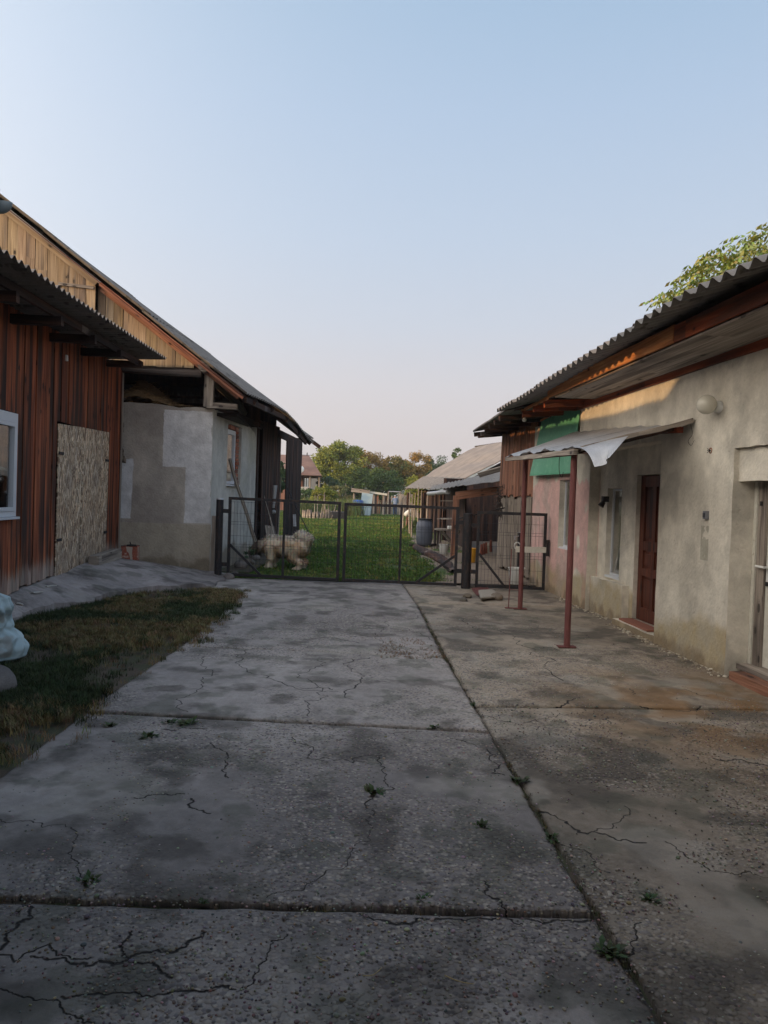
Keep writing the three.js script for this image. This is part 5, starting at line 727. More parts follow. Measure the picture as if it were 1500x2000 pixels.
{ // water tap on a black standpipe
  const t = thing('water_tap', 'brass garden tap on a black standpipe by the bay', 'tap', [3.62, 0, -13.62]);
  obj('pipe', tube(V(3.62, 0.02, -13.62), V(3.62, 0.95, -13.62), 0.022), M.blackIron, t); obj('spout', [tube(V(3.62, 0.9, -13.62), V(3.52, 0.88, -13.56), 0.014), tube(V(3.52, 0.89, -13.56), V(3.52, 0.83, -13.56), 0.014), tube(V(3.58, 0.96, -13.6), V(3.66, 0.97, -13.62), 0.008)], M.galv, t);
  obj('hose_ring', new THREE.TorusGeometry(0.06, 0.012, 8, 24).translate(3.56, 0.72, -13.5), M.whitePlastic, t);
}
{ // drain grate, slate piece and stones in front of the thick post
  const t = thing('drain_grate', 'rusty iron drain grate lying in front of the round post', 'grate', [2.55, 0, -11.7]);
  const a = onY(922, 1153), b = onY(950, 1150), c = onY(933, 1166), dd = onY(962, 1162);
  for (let i = 0; i <= 9; i++) { const k = i / 9; obj('bar', plank(a.clone().lerp(b, k).setY(0.03), c.clone().lerp(dd, k).setY(0.03), 0.018, 0.018, XA), M.rustRed, t); }
  obj('edge', plank(a.clone().setY(0.03), b.clone().setY(0.03), 0.02, 0.019, ZA), M.rustRed, t); obj('edge', plank(c.clone().setY(0.03), dd.clone().setY(0.03), 0.02, 0.019, ZA), M.rustRed, t);
  const s = [onY(934, 1160), onY(962, 1158), onY(978, 1172), onY(938, 1176)];
  lone('flat_slab', surf(8, 6, (u, v) => s[0].clone().lerp(s[1], u).lerp(s[3].clone().lerp(s[2], u), v).setY(0.058 + 0.012 * fbm(u * 4, v * 4, 3) + 0.01 * v), (u, v) => [u, v], 0.035, UP), std({ color: col(150, 144, 134) }), 'flat grey slab tilted over the drain grate', 'slab');
  lone('rubble_chunk', paint(rock(onY(970, 1172).setY(0.05), 0.09, 8, 0.7, 3), [1, 0.9, 0.76]), M.stone, 'pale broken chunk at the end of the flat slab', 'chunk');
  lone('rubble_chunk', paint(rock(onY(912, 1168).setY(0.03), 0.07, 4, 0.6, 3), [0.9, 0.8, 0.64]), M.stone, 'brownish broken chunk beside the drain grate', 'chunk');
  const r = onY(993, 1188); const rod = thing('steel_rod', 'thin upright steel rod on a foot plate beside the red post', 'rod', [r.x, 0, r.z]);
  obj('rod', tube(V(r.x, 0.006, r.z), V(r.x + 0.015, 0.86, r.z), 0.007), M.rustRed, rod); obj('foot', plank(V(r.x - 0.05, 0.008, r.z), V(r.x + 0.05, 0.008, r.z), 0.06, 0.01, ZA), M.rustRed, rod); obj('tie', tube(V(r.x, 0.28, r.z), V(2.8, 0.27, -10.42), 0.004), M.rustRed, rod);
}
// ---------------------------------------------------------------- low sheds behind the gate
{
  const t = thing('lean_to_shed', 'low open lean-to shed with slate-grey roof sheets behind the gate', 'shed', [5, 0, -23]);
  const beamA = onZ(890, 962, -18.6), beamB = onZ(978, 946, -18.2);
  obj('beam', plank(beamA.clone().add(V(0, -0.08, 0)), beamB.clone().add(V(1.5, 0.1, 0)), 0.2, 0.14, UP, { seg: 4, jit: 0.008 }), M.brownWood, t);
  const pt = onZ(891, 968, -18.6); obj('post', plank(V(pt.x - 0.02, 0, -18.6), V(pt.x, pt.y, -18.6), 0.14, 0.13, XA, { seg: 4, jit: 0.008 }), M.brownWood, t);
  const px = (a, b, z) => onZ(a, b, z);
  const e = [px(836, 957, -27.5), px(893, 949, -18.4), px(982, 938, -17.6)];
  // roof pieces: eave to upper edge
  const q1 = px(845, 949, -28), q2 = px(906, 936, -24), q3 = px(985, 915, -22.4);
  obj('roof_sheet', surf(30, 6, (u, v) => e[0].clone().lerp(e[1], u).lerp(q1.clone().lerp(q2, u), v).add(V(0, 0.05 * (fbm(u * 9, v * 3, 3) - 0.5) + 0.02 * Math.sin(u * 60), 0)), (u, v) => [u * 9, v * 4], 0.02, UP), M.cement, t);
  obj('roof_sheet', surf(30, 6, (u, v) => e[1].clone().lerp(e[2], u).lerp(q2.clone().lerp(q3, u), v).add(V(0, 0.05 * (fbm(u * 9 + 4, v * 3, 3) - 0.5), 0)), (u, v) => [u * 4, v * 4], 0.02, UP), M.cement, t);
  obj('roof_sheet', surf(6, 4, (u, v) => e[2].clone().lerp(q3, v).add(V(6 * u, 0.2 * u, -0.3 * u)), (u, v) => [u * 6, v * 4], 0.02, UP), M.cement, t);
  obj('loose_board', plank(px(935, 928, -21), px(984, 914, -20.5), 0.16, 0.03, V(0, 0.7, 0.7)), M.greyWood, t);
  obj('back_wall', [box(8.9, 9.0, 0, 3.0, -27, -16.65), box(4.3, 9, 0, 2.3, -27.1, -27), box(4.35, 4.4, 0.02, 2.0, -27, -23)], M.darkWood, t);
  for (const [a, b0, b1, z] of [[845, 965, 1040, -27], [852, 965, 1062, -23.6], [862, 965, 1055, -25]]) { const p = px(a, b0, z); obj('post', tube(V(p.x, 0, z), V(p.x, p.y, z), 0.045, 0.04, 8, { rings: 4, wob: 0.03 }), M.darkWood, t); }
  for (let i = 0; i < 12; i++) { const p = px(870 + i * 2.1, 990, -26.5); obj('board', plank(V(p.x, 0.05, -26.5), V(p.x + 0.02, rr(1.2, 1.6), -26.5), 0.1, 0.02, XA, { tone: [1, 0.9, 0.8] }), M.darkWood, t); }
  obj('shelf', [plank(px(856, 1013, -24), px(888, 1013, -23), 0.25, 0.03, ZA), plank(px(866, 978, -24), px(888, 978, -23), 0.2, 0.03, ZA)], M.greyWood, t);
  const pipe0 = px(836, 964, -26), pipe1 = px(876, 961, -21.5); obj('gutter', tube(pipe0, pipe1, 0.07, 0.07, 12, { rings: 4, wob: 0.04 }), M.galv, t);
  const b = thing('long_barn', 'long low barn with sagging grey felt roof beyond the lean-to', 'barn', [7, 0, -34]);
  const A = px(791, 955, -40), Bq = px(927, 871, -40), D = px(1065, 850, -29), G = px(905, 937, -29), E = px(985, 893, -29);
  obj('roof', surf(20, 20, (u, v) => A.clone().lerp(G, u).lerp(Bq.clone().lerp(D, u), v).add(V(0, 0.22 * (fbm(u * 3 + 2, v * 4, 3) - 0.5), 0)), (u, v) => [u * 11, v * 6], 0.04, UP), M.felt, b);
  obj('roof_sheet', surf(20, 6, (u, v) => A.clone().lerp(px(836, 957, -30), u).lerp(px(826, 933, -40).lerp(px(906, 936, -29), u), v).add(V(0, 0.06 + 0.03 * Math.sin(u * 50), 0)), (u, v) => [u * 10, v * 3], 0.02, UP), M.cement, b);
  obj('back_roof', surf(4, 4, (u, v) => Bq.clone().lerp(D, u).lerp(Bq.clone().lerp(D, u).add(V(5, -2.6, 0)), v), (u, v) => [u * 10, v * 6], 0.04, UP), M.felt, b);
  obj('wall', [box(A.x + 0.7, Bq.x + 4, 0, 2.0, -39.8, -39.7), box(A.x + 0.8, A.x + 0.9, 0, 1.9, -39.7, -30), box(Bq.x + 4, Bq.x + 4.1, 0, 2.0, -39.7, -29)], M.darkWood, b);
  for (const [a, z] of [[797, -39.5], [828, -33]]) { const p = px(a, 962, z); obj('post', tube(V(p.x, 0, z), V(p.x, p.y, z), 0.08, 0.07, 8), M.darkWood, b); }
  { const f = px(905, 940, -29.3), gq = px(1065, 853, -29.3), sh = new THREE.Shape([[f.x, 0], [gq.x + 4, 0], [gq.x + 4, 2], [gq.x, gq.y - 0.08], [f.x, f.y - 0.05]].map(([a, c]) => new THREE.Vector2(a, c))); obj('gable', new THREE.ExtrudeGeometry(sh, { depth: 0.05, bevelEnabled: false }).translate(0, 0, -29.35), M.darkWood, b); }
  // plank table, trays, barrel, log
  const tb = onY(872, 1072, 0.04), k = thing('plank_table', 'rough plank table on crossed legs by the lean-to', 'table', [tb.x, 0.04, tb.z]);
  const y0 = 0.62; obj('top', [plank(V(tb.x - 0.35, y0, tb.z), V(tb.x + 0.35, y0, tb.z), 0.5, 0.05, ZA, { seg: 4, jit: 0.01 })], M.greyWood, k);
  for (const [a, c] of [[-0.2, 0.35], [0.35, -0.05]]) obj('leg', plank(V(tb.x + a, y0 - 0.03, tb.z + 0.1), V(tb.x + c, 0.03, tb.z + 0.12), 0.09, 0.05, XA), M.greyWood, k);
  obj('leg', tube(V(tb.x - 0.25, 0.02, tb.z - 0.15), V(tb.x - 0.25, y0 - 0.02, tb.z - 0.15), 0.03), M.darkWood, k); obj('leg', tube(V(tb.x + 0.25, 0.02, tb.z - 0.15), V(tb.x + 0.25, y0 - 0.02, tb.z - 0.15), 0.03), M.darkWood, k);
  lone('white_tray', new RoundedBoxGeometry(0.18, 0.09, 0.2, 2, 0.015).translate(tb.x + 0.1, y0 + 0.072, tb.z + 0.05), M.whitePlastic, 'small white plastic tray on the plank table', 'tray');
  const gb = onY(828, 1067, 0.03), br = thing('plastic_barrel', 'grey ribbed plastic barrel standing beside the path', 'barrel', [gb.x, 0.03, gb.z]);
  const prof = [[0, 0], [0.2, 0], [0.235, 0.1], [0.26, 0.25], [0.262, 0.3], [0.27, 0.32], [0.262, 0.34], [0.265, 0.45], [0.273, 0.47], [0.265, 0.49], [0.262, 0.6], [0.27, 0.62], [0.26, 0.64], [0.24, 0.74], [0.2, 0.8], [0.215, 0.82], [0.215, 0.86], [0.2, 0.86], [0.19, 0.82], [0, 0.8]].map(([a, c]) => new THREE.Vector2(a, c));
  obj('body', new THREE.LatheGeometry(prof, 32).translate(gb.x, 0.03, gb.z), std({ color: col(92, 98, 112), roughness: 0.5 }), br);
  obj('lid', new THREE.TorusGeometry(0.21, 0.02, 8, 28).rotateX(Math.PI / 2).translate(gb.x, 0.885, gb.z), M.blackRubber, br);
  const l0 = onY(816, 1068, 0.06), l1 = onY(884, 1117, 0.06), n = 9, lg = thing('fallen_log', 'long rough dark log edging the lawn beside the path', 'log', [(l0.x + l1.x) / 2, 0.04, (l0.z + l1.z) / 2]);
  const gl = surf(18, 60, (u, v) => { const p = l1.clone().lerp(l0, v), a = u * Math.PI * 2, r = (0.11 + 0.04 * v) * (0.6 + 0.9 * fbm(Math.cos(a) * 3 + 3, v * 22 + Math.sin(a) * 3, 4)) * Math.pow(Math.sin(Math.PI * clamp(v, 0.004, 0.996)), 0.25); return V(p.x + Math.cos(a) * r + 0.1 * Math.sin(v * 5), 0.08 + Math.sin(a) * r * 0.8, p.z); }, (u, v) => [u, v * 7]);
  obj('trunk', paint(gl, [1.1, 1, 0.95]), M.darkWood, lg);
  lone('ground_rail', plank(onY(800, 1066, 0.06), onY(852, 1064, 0.06), 0.08, 0.08, UP), M.darkWood, 'dark timber laid across beneath the grey barrel', 'timber');
  // dried bunch on the shed corner
  const bc = onX(978, 968, 3.78), bl = []; for (let i = 0; i < 160; i++) { const p = bc.clone().add(V(rr(-0.06, 0.03), rr(-0.45, 0.2), rr(-0.2, 0.2))); bl.push(tube(p, p.clone().add(V(rr(-0.12, 0.04), rr(-0.14, 0.14), rr(-0.14, 0.14))), 0.008, 0.004, 4)); }
  lone('dried_bunch', bl, std({ color: col(62, 52, 48) }), 'dark dried plant bunch hung on the plank shed corner', 'plant');
  for (let i = 0; i < 5; i++) { const p = onY(940 + i * 4.5, 1084 - i * 1.5, 0.05); lone('shed_bottle', tube(p, p.clone().add(V(0, rr(0.2, 0.45), 0)), 0.05, 0.03, 10), pick([std({ color: col(126, 72, 58) }), std({ color: col(170, 164, 150) })]), 'small container standing in the dark open shed', 'container', 'containers in the open shed'); }
}
// garden stakes, canister on a stake, pickets
{
  [[801, 960, 1045], [806, 968, 1040], [812, 962, 1030], [818, 952, 1042], [824, 957, 1040], [831, 954, 1036], [836, 960, 1048], [790, 985, 1030], [808, 985, 1052], [845, 960, 1030]].forEach(([a, b0, b1], i) => { const z = -Math.min(36, -onY(a, b1, 0).z), q = onZ(a, b0, z); lone('garden_stake', tube(V(q.x + rr(-0.05, 0.05), 0, z), q, 0.035, 0.025, 7, { rings: 5, wob: 0.06 }), M.greyWood, 'tall thin wooden stake standing beside the path', 'stake', 'stakes along the path'); });
  const st = onY(793, 1030), c = thing('stake_canister', 'white plastic canister tilted on top of a short stake', 'canister', [st.x, 0, st.z]);
  const top = onZ(797, 1002, st.z); obj('stake', tube(V(st.x, 0, st.z), top.clone().add(V(0, -0.12, 0)), 0.03), M.brownWood, c); obj('canister', new THREE.CapsuleGeometry(0.14, 0.2, 6, 18).rotateZ(-0.9).translate(top.x, top.y, top.z), M.whitePlastic, c);
  for (let i = 0; i < 24; i++) { const a = 778 + i * 3.2, z = -64 + i * 0.9, p = onZ(a, 968 + rr(-3, 3), z); lone('fence_picket', plank(V(p.x, 0, z), p, 0.13, 0.04, XA), M.greyWood, 'grey picket in the rough garden fence behind the person', 'picket', 'pickets of the garden fence'); }
  for (let i = 0; i < 14; i++) { const a = 728 + i * 3.4, p = onZ(a, 975 + rr(-8, 4), -66); lone('fence_picket', plank(V(p.x, 0, -66), p.setZ(-66 + rr(-0.1, 0.1)), rr(0.08, 0.2), 0.05, XA), pick([M.greyWood, M.brownWood, M.darkWood]), 'short uneven picket in the brown fence below the rail', 'picket', 'pickets below the rail'); }
  const rt = thing('timber_rail', 'long horizontal timber rail on rough posts across the garden', 'rail', [3, 0, -62]);
  obj('rail', plank(onZ(686, 957, -60), onZ(722, 961, -60), 0.3, 0.16, UP), M.greyWood, rt); obj('rail', plank(onZ(720, 961, -60.2), onZ(756, 966, -60.2), 0.16, 0.14, UP), M.whitePaint, rt);
  for (const a of [692, 712, 731, 750]) { const p = onZ(a, 964, -60.4); obj('post', tube(V(p.x, 0, p.z), p, 0.1, 0.09, 8), M.greyWood, rt); }
  const hf = thing('goal_frame', 'thin pale pole frame standing behind the person', 'frame', [6, 0, -66]);
  for (const a of [759, 782]) { const p = onZ(a, 960, -65); obj('upright', tube(V(p.x, 0, -65), p, 0.08, 0.06, 7), M.greyWood, hf); } obj('bar', tube(onZ(759, 960, -65), onZ(783, 961, -65), 0.05), M.galv, hf);
  const bb = onY(698, 1008), bar = thing('blue_drum', 'bright blue plastic drum beside the pale board', 'drum', [bb.x, 0, bb.z]);
  obj('body', new THREE.LatheGeometry([[0, 0], [0.4, 0], [0.45, 0.3], [0.45, 0.9], [0.4, 1.2], [0, 1.25]].map(([a, c]) => new THREE.Vector2(a, c)), 24).translate(bb.x, 0, bb.z), std({ color: col(44, 86, 160), roughness: 0.45 }), bar);
  lone('pale_board', plank(V(bb.x + 0.55, 0, bb.z + 0.3), V(bb.x + 0.72, 1.75, bb.z - 0.1), 0.85, 0.04, XA), std({ color: col(150, 170, 178), roughness: 0.5 }), 'pale blue-grey board leaning by the blue drum', 'board');
  const bedp = onY(625, 1014), bed = thing('raised_bed', 'round raised garden bed edged with short split logs', 'bed', [bedp.x, 0, bedp.z]);
  obj('soil', tube(V(bedp.x, 0, bedp.z), V(bedp.x, 0.32, bedp.z), 1.0, 0.9, 24), M.soil, bed);
  for (let i = 0; i < 26; i++) { const a = i / 26 * 6.283, x = bedp.x + Math.cos(a) * 1.04, z = bedp.z + Math.sin(a) * 1.04; obj('log', tube(V(x, 0, z), V(x + rr(-0.05, 0.05), rr(0.38, 0.6), z), 0.09, 0.08, 7), M.greyWood, bed); }
  lone('black_tub', new RoundedBoxGeometry(1.0, 0.52, 0.8, 2, 0.06).translate(bedp.x + 1.15, 0.27, bedp.z + 0.7), std({ color: col(40, 42, 46), roughness: 0.6 }), 'black plastic tub beside the raised bed', 'tub');
  for (let i = 0; i < 7; i++) { const p = onZ(614 + i * 5.5, 1016 + rr(-1, 2), bedp.z + 1.2); lone('bean_pole', tube(V(p.x, 0, p.z), V(p.x + rr(-0.4, 0.5), rr(0.9, 1.9), p.z - rr(0, 0.6)), 0.03, 0.02, 6), M.greyWood, 'thin pole stuck upright at the raised bed', 'pole', 'poles at the raised bed'); }
  const tp = onY(675, 1000), q = onZ(675, 944, tp.z); lone('tall_stake', tube(V(tp.x, 0, tp.z), q, 0.06, 0.05, 8), M.greyWood, 'tall single stake standing in the garden before the trees', 'stake');
  const wd = onY(680, 1003); for (let i = 0; i < 9; i++) { const p = V(wd.x + rr(-0.5, 0.5), 0.12 + 0.16 * (i % 3), wd.z + rr(-0.3, 0.3)); lone('firewood_log', tube(p, p.clone().add(V(rr(0.4, 0.7), rr(-0.05, 0.1), rr(-0.3, 0.3))), 0.09, 0.08, 8), M.fasciaLight, 'reddish split log in the small firewood heap', 'log', 'logs in the firewood heap'); }
}
{ // person bending at the fence, back to the viewer
  const b = onY(771, 1006), o = V(b.x, 0.01, b.z), L = (x, y, z) => o.clone().add(V(x, y, z)), H = 1;
  const B = [[L(0, 0.92, 0), L(0, 1.12, -0.05), 0.15, 0.16], [L(0, 1.12, -0.05), L(0, 1.36, -0.16), 0.165, 0.17], [L(-0.15, 1.38, -0.18), L(0.15, 1.38, -0.18), 0.075, 0.075], [L(0, 1.42, -0.2), L(0, 1.5, -0.25), 0.06, 0.055], [L(0, 1.55, -0.29), L(0, 1.61, -0.28), 0.09, 0.092]];
  for (const s of [-1, 1]) B.push([L(0.09 * s, 0.9, 0), L(0.1 * s, 0.5, -0.02), 0.095, 0.068], [L(0.1 * s, 0.5, -0.02), L(0.11 * s, 0.09, 0.02), 0.064, 0.045], [L(0.11 * s, 0.05, 0.03), L(0.13 * s, 0.04, -0.14), 0.045, 0.035], [L(0.19 * s, 1.36, -0.18), L(0.27 * s, 1.12, -0.26), 0.058, 0.046], [L(0.27 * s, 1.12, -0.26), L(0.17 * s, 0.98, -0.46), 0.044, 0.032], [L(0.17 * s, 0.98, -0.46), L(0.15 * s, 0.95, -0.53), 0.035, 0.03]);
  const sh = linc(128, 140, 162), je = linc(62, 78, 108), sk = linc(190, 146, 122), hr = linc(150, 150, 150);
  const g = bodyGeo(B, o.clone().add(V(-0.5, -0.02, -0.75)), o.clone().add(V(0.5, 1.75, 0.35)), 0.03, 0.04, (p) => { const q = p.clone().sub(o); if (q.y < 0.08) return linc(50, 46, 44); if (q.y > 1.46) return q.y > 1.6 ? hr : sk; if (q.z < -0.4) return sk; return q.y < 0.93 ? je : sh; });
  const t = thing('person', 'person in blue-grey shirt and jeans bending at the garden fence', 'person', [o.x, o.y, o.z]);
  obj('body', g, std({ vertexColors: true }), t);
  obj('cap', [new THREE.SphereGeometry(0.105, 18, 10, 0, 6.283, 0, 1.5).translate(o.x, o.y + 1.6, o.z - 0.28)], std({ color: col(172, 172, 176) }), t);
}
// ---------------------------------------------------------------- trees, shrubs, far house, hills
function leafGeo(list, sizeA, sizeB, colorsIn, seed, fold = 0.25, aspect = 0.5) {
  const q = rngOf(seed), P = [], A = [];
  for (const [c, dirBias] of list) { const d = V(q() - 0.5, (q() - 0.5) * 0.8 - 0.15, q() - 0.5).normalize(), s = d.clone().cross(V(q() - 0.5, q() - 0.5, q() - 0.5)).normalize(), n = d.clone().cross(s), l = sizeA + (sizeB - sizeA) * q(), w = l * aspect, t = c.clone().addScaledVector(d, l), m = c.clone().addScaledVector(d, l * 0.5).addScaledVector(n, l * fold * 0.3), m1 = m.clone().addScaledVector(s, w * 0.5).addScaledVector(n, -l * fold * 0.3), m2 = m.clone().addScaledVector(s, -w * 0.5).addScaledVector(n, -l * fold * 0.3); for (const v of [c, m1, m, m1, t, m, c, m, m2, m, t, m2]) P.push(v.x, v.y, v.z); const cc = colorsIn(c, q); for (let k = 0; k < 12; k++) A.push(...cc); }
  const g = new THREE.BufferGeometry(); g.setAttribute('position', new THREE.Float32BufferAttribute(P, 3)); g.setAttribute('color', new THREE.Float32BufferAttribute(A, 3)); g.computeVertexNormals(); return g;
}
M.leaf = new THREE.MeshPhysicalMaterial({ vertexColors: true, roughness: 0.8, transmission: 0.3, thickness: 0 });
M.bark = std({ color: col(84, 72, 62) });
function crownPoints(ctr, rad, nClump, perClump, seed, rc = 0.34) {
  const q = rngOf(seed), out = [];
  for (let k = 0; k < nClump; k++) { let d; do d = V(q() * 2 - 1, q() * 2 - 1, q() * 2 - 1); while (d.lengthSq() > 1); const shell = 0.35 + 0.62 * Math.pow(q(), 0.5); d.normalize().multiplyScalar(shell); const c = V(ctr.x + d.x * rad.x, ctr.y + d.y * rad.y, ctr.z + d.z * rad.z), r = rc * Math.min(rad.x, rad.y) * (0.6 + 0.7 * q()), tint = q(); for (let i = 0; i < perClump; i++) { let e; do e = V(q() * 2 - 1, q() * 2 - 1, q() * 2 - 1); while (e.lengthSq() > 1); out.push([c.clone().add(V(e.x * r, e.y * r * 0.75, e.z * r)), tint]); } }
  return out;
}
function tree(name, label, x, z, ctr, rad, cols, { clumps = 34, per = 110, leaf = [0.16, 0.3], seed = 1, group, mat = M.leafV, aspect = 0.55, trunk = 0.16 } = {}) {
  const t = thing(name, label, name.includes('tree') ? 'tree' : 'shrub', [x, 0, z], group), q = rngOf(seed + 5);
  const limbs = [tube(V(x, -0.05, z), V(ctr.x, ctr.y - rad.y * 0.35, ctr.z), trunk, trunk * 0.6, 9, { rings: 5, wob: trunk })];
  for (let i = 0; i < 6; i++) { const a = q() * 6.28; limbs.push(tube(V(ctr.x, ctr.y - rad.y * (0.35 + 0.3 * q()), ctr.z), V(ctr.x + Math.cos(a) * rad.x * 0.65, ctr.y + rad.y * (0.1 + 0.5 * q()), ctr.z + Math.sin(a) * rad.z * 0.65), trunk * 0.45, trunk * 0.12, 6)); }
  obj('trunk', limbs, M.bark, t);
  const pts = crownPoints(ctr, rad, Math.round(clumps * 1.3), Math.round(per * 1.6), seed), byTint = new Map(pts.map(([p, k]) => [p, k]));
  obj('crown', leafGeo(pts, leaf[0] * 0.68, leaf[1] * 0.68, (p, r) => { const k = byTint.get(p), c = mix3(cols[0], cols[1], clamp(k * 0.8 + r() * 0.4)); const j = 0.75 + r() * 0.5; return c.map((v) => v * j); }, seed, 0.25, aspect), mat, t);
  return t;
}
{
  const G = linc(82, 104, 44), Y = linc(138, 142, 56), D = linc(52, 76, 42), OR = linc(164, 128, 62), BR = linc(126, 116, 62), TL = linc(70, 96, 66);
  const T = (name, label, px, top, bot, wpx, z, cols, o) => { const c = onZ(px, (top + bot) / 2, z), k = -z / 1450, ry = (bot - top) / 2 * k; tree(name, label, c.x, z, c, V(wpx / 2 * k, ry, Math.max(wpx / 2 * k * 0.8, 1)), cols, o); };
  T('walnut_tree', 'large round walnut tree beyond the garden, yellow-green in the sun', 666, 863, 948, 104, -80, [G, Y], { clumps: 60, per: 130, seed: 3, leaf: [0.25, 0.45], trunk: 0.25 });
  T('fruit_tree', 'brownish-green plum tree beside the walnut tree', 722, 880, 955, 70, -84, [BR, OR], { clumps: 44, per: 110, seed: 7, leaf: [0.22, 0.4], group: 'row of fruit trees' });
  T('fruit_tree', 'orange-tinged fruit tree in the middle of the tree row', 772, 890, 962, 74, -86, [OR, G], { clumps: 48, per: 110, seed: 9, leaf: [0.22, 0.4], group: 'row of fruit trees' });
  T('fruit_tree', 'tall loose fruit tree with spiky top shoots', 815, 884, 962, 62, -88, [BR, OR], { clumps: 42, per: 100, seed: 12, leaf: [0.22, 0.4], group: 'row of fruit trees' });
  T('fruit_tree', 'dark green tree partly behind the felt roof', 852, 893, 955, 58, -92, [D, TL], { clumps: 40, per: 100, seed: 15, leaf: [0.22, 0.4], group: 'row of fruit trees' });
  T('fruit_tree', 'low dark green tree under the orange-tinged one', 748, 915, 982, 74, -76, [D, G], { clumps: 46, per: 110, seed: 18, leaf: [0.2, 0.36], group: 'row of fruit trees' });
  T('fruit_tree', 'dark green tree behind the timber rail', 700, 915, 985, 66, -78, [D, G], { clumps: 44, per: 110, seed: 21, leaf: [0.2, 0.36], group: 'row of fruit trees' });
  T('fruit_tree', 'bright green young tree by the end of the fence', 812, 930, 990, 44, -68, [G, Y], { clumps: 34, per: 100, seed: 24, leaf: [0.18, 0.32], group: 'row of fruit trees' });
  T('fruit_tree', 'small green treetop rising over the felt roof', 893, 876, 940, 30, -70, [D, G], { clumps: 24, per: 80, seed: 27, leaf: [0.18, 0.32] });
  T('fruit_tree', 'small dark tree seen through the open barn bay', 541, 880, 990, 30, -40, [D, TL], { clumps: 26, per: 90, seed: 30, leaf: [0.14, 0.26] });
  T('garden_shrub', 'bright yellow-green bush in front of the brown house', 632, 948, 984, 58, -56, [G, Y], { clumps: 34, per: 110, seed: 33, leaf: [0.12, 0.24], trunk: 0.06 });
  T('garden_shrub', 'dull green bush beside the yellow-green one', 592, 952, 985, 40, -58, [TL, G], { clumps: 28, per: 90, seed: 36, leaf: [0.12, 0.24], trunk: 0.06 });
  T('garden_shrub', 'wide grey-green bush under the walnut tree', 662, 948, 985, 56, -62, [TL, BR], { clumps: 32, per: 90, seed: 39, leaf: [0.12, 0.24], trunk: 0.06 });
  T('garden_shrub', 'dark bush by the green mesh fence', 640, 930, 965, 40, -72, [D, TL], { clumps: 28, per: 90, seed: 42, leaf: [0.14, 0.26], trunk: 0.06 });
  T('garden_shrub', 'leafy bush at the foot of the path stakes', 812, 1015, 1045, 34, -33, [D, G], { clumps: 24, per: 90, seed: 45, leaf: [0.07, 0.14], trunk: 0.03 });
  T('garden_shrub', 'vine leaves climbing at the path stakes', 822, 955, 1000, 36, -38, [G, Y], { clumps: 26, per: 80, seed: 48, leaf: [0.1, 0.18], trunk: 0.03 });
  T('garden_shrub', 'small sprig growing among stones behind the gate post', 491, 1066, 1086, 22, -15.2, [D, TL], { clumps: 12, per: 40, seed: 51, leaf: [0.03, 0.06], trunk: 0.01 });
  // walnut crown above the plastered house
  const c = V(9.3, 5.2, -13.6), wt = thing('walnut_tree', 'leafy walnut crown rising above the corrugated roof of the plastered house', 'tree', [c.x, 0, c.z]);
  obj('trunk', [tube(V(c.x, 0, c.z), V(c.x, 4, c.z), 0.2, 0.14, 10), ...Array.from({ length: 10 }, (_, i) => tube(V(c.x, 3 + i * 0.12, c.z), V(c.x + Math.cos(i * 2.4) * 2.4, 4.6 + (i % 4) * 0.7, c.z + Math.sin(i * 2.4) * 2.2), 0.07, 0.015, 6))], M.bark, wt);
  const q = rngOf(321), P = []; const dirs = [];
  for (let k = 0; k < 6200; k++) { let d; do d = V(q() * 2 - 1, q() * 2 - 1, q() * 2 - 1); while (d.lengthSq() > 1 || d.lengthSq() < 0.25); const o = V(c.x + d.x * 3.3, c.y + d.y * 2.0 + d.x * 0.35, c.z + d.z * 3.2), a = q() * 6.28, dir = V(Math.cos(a), -0.25 - q() * 0.5, Math.sin(a)).normalize(), side = dir.clone().cross(UP).normalize(); for (let i = 0; i < 7; i++) { const t = 0.08 + Math.floor(i / 2) * 0.085, sgn = i === 6 ? 0 : i % 2 ? 1 : -1, b = o.clone().addScaledVector(dir, t), ld = dir.clone().multiplyScalar(0.6).addScaledVector(side, sgn * 0.8).add(V(0, -0.45, 0)).normalize(); P.push([b, ld, 0.1 + q() * 0.06]); } }
  const pos = [], A = []; for (const [b, d, l] of P) { const s = d.clone().cross(V(q() - 0.5, 1, q() - 0.5)).normalize(), n = d.clone().cross(s), m = b.clone().addScaledVector(d, l * 0.55).addScaledVector(n, 0.012), m1 = m.clone().addScaledVector(s, l * 0.24), m2 = m.clone().addScaledVector(s, -l * 0.24), t = b.clone().addScaledVector(d, l); for (const v of [b, m1, m, m1, t, m, b, m, m2, m, t, m2]) pos.push(v.x, v.y, v.z); const cc = mix3(linc(96, 118, 48), linc(150, 152, 62), q()).map((v) => v * (0.75 + 0.5 * q())); for (let k = 0; k < 12; k++) A.push(...cc); }
  const g = new THREE.BufferGeometry(); g.setAttribute('position', new THREE.Float32BufferAttribute(pos, 3)); g.setAttribute('color', new THREE.Float32BufferAttribute(A, 3)); g.computeVertexNormals(); obj('crown', g, M.leaf, wt);
  // brown-roofed house in the distance
  const z = -66, h0 = onZ(560, 950, z), h1 = onZ(628, 928, z), rt = onZ(588, 884, z), hs = thing('village_house', 'distant house with brown roof, veranda posts and tall chimney pipe', 'house', [h0.x, 0, z]);
  const quad = (a, b, cc, d, th = 0.12) => surf(4, 4, (u, v) => a.clone().lerp(b, u).lerp(d.clone().lerp(cc, u), v), (u, v) => [u * 4, v * 4], th, UP);
  const rm = std({ map: tex(256, 256, (u, v, i, j) => mix3(rgb(126, 96, 86), rgb(158, 126, 112), fbm(u * 10, v * 10, 3)).map((k) => k * (0.9 + 0.1 * Math.sin(v * 160))), { size: [4, 4] }) });
  const eL = onZ(470, 928, z), rL = onZ(500, 884, z);
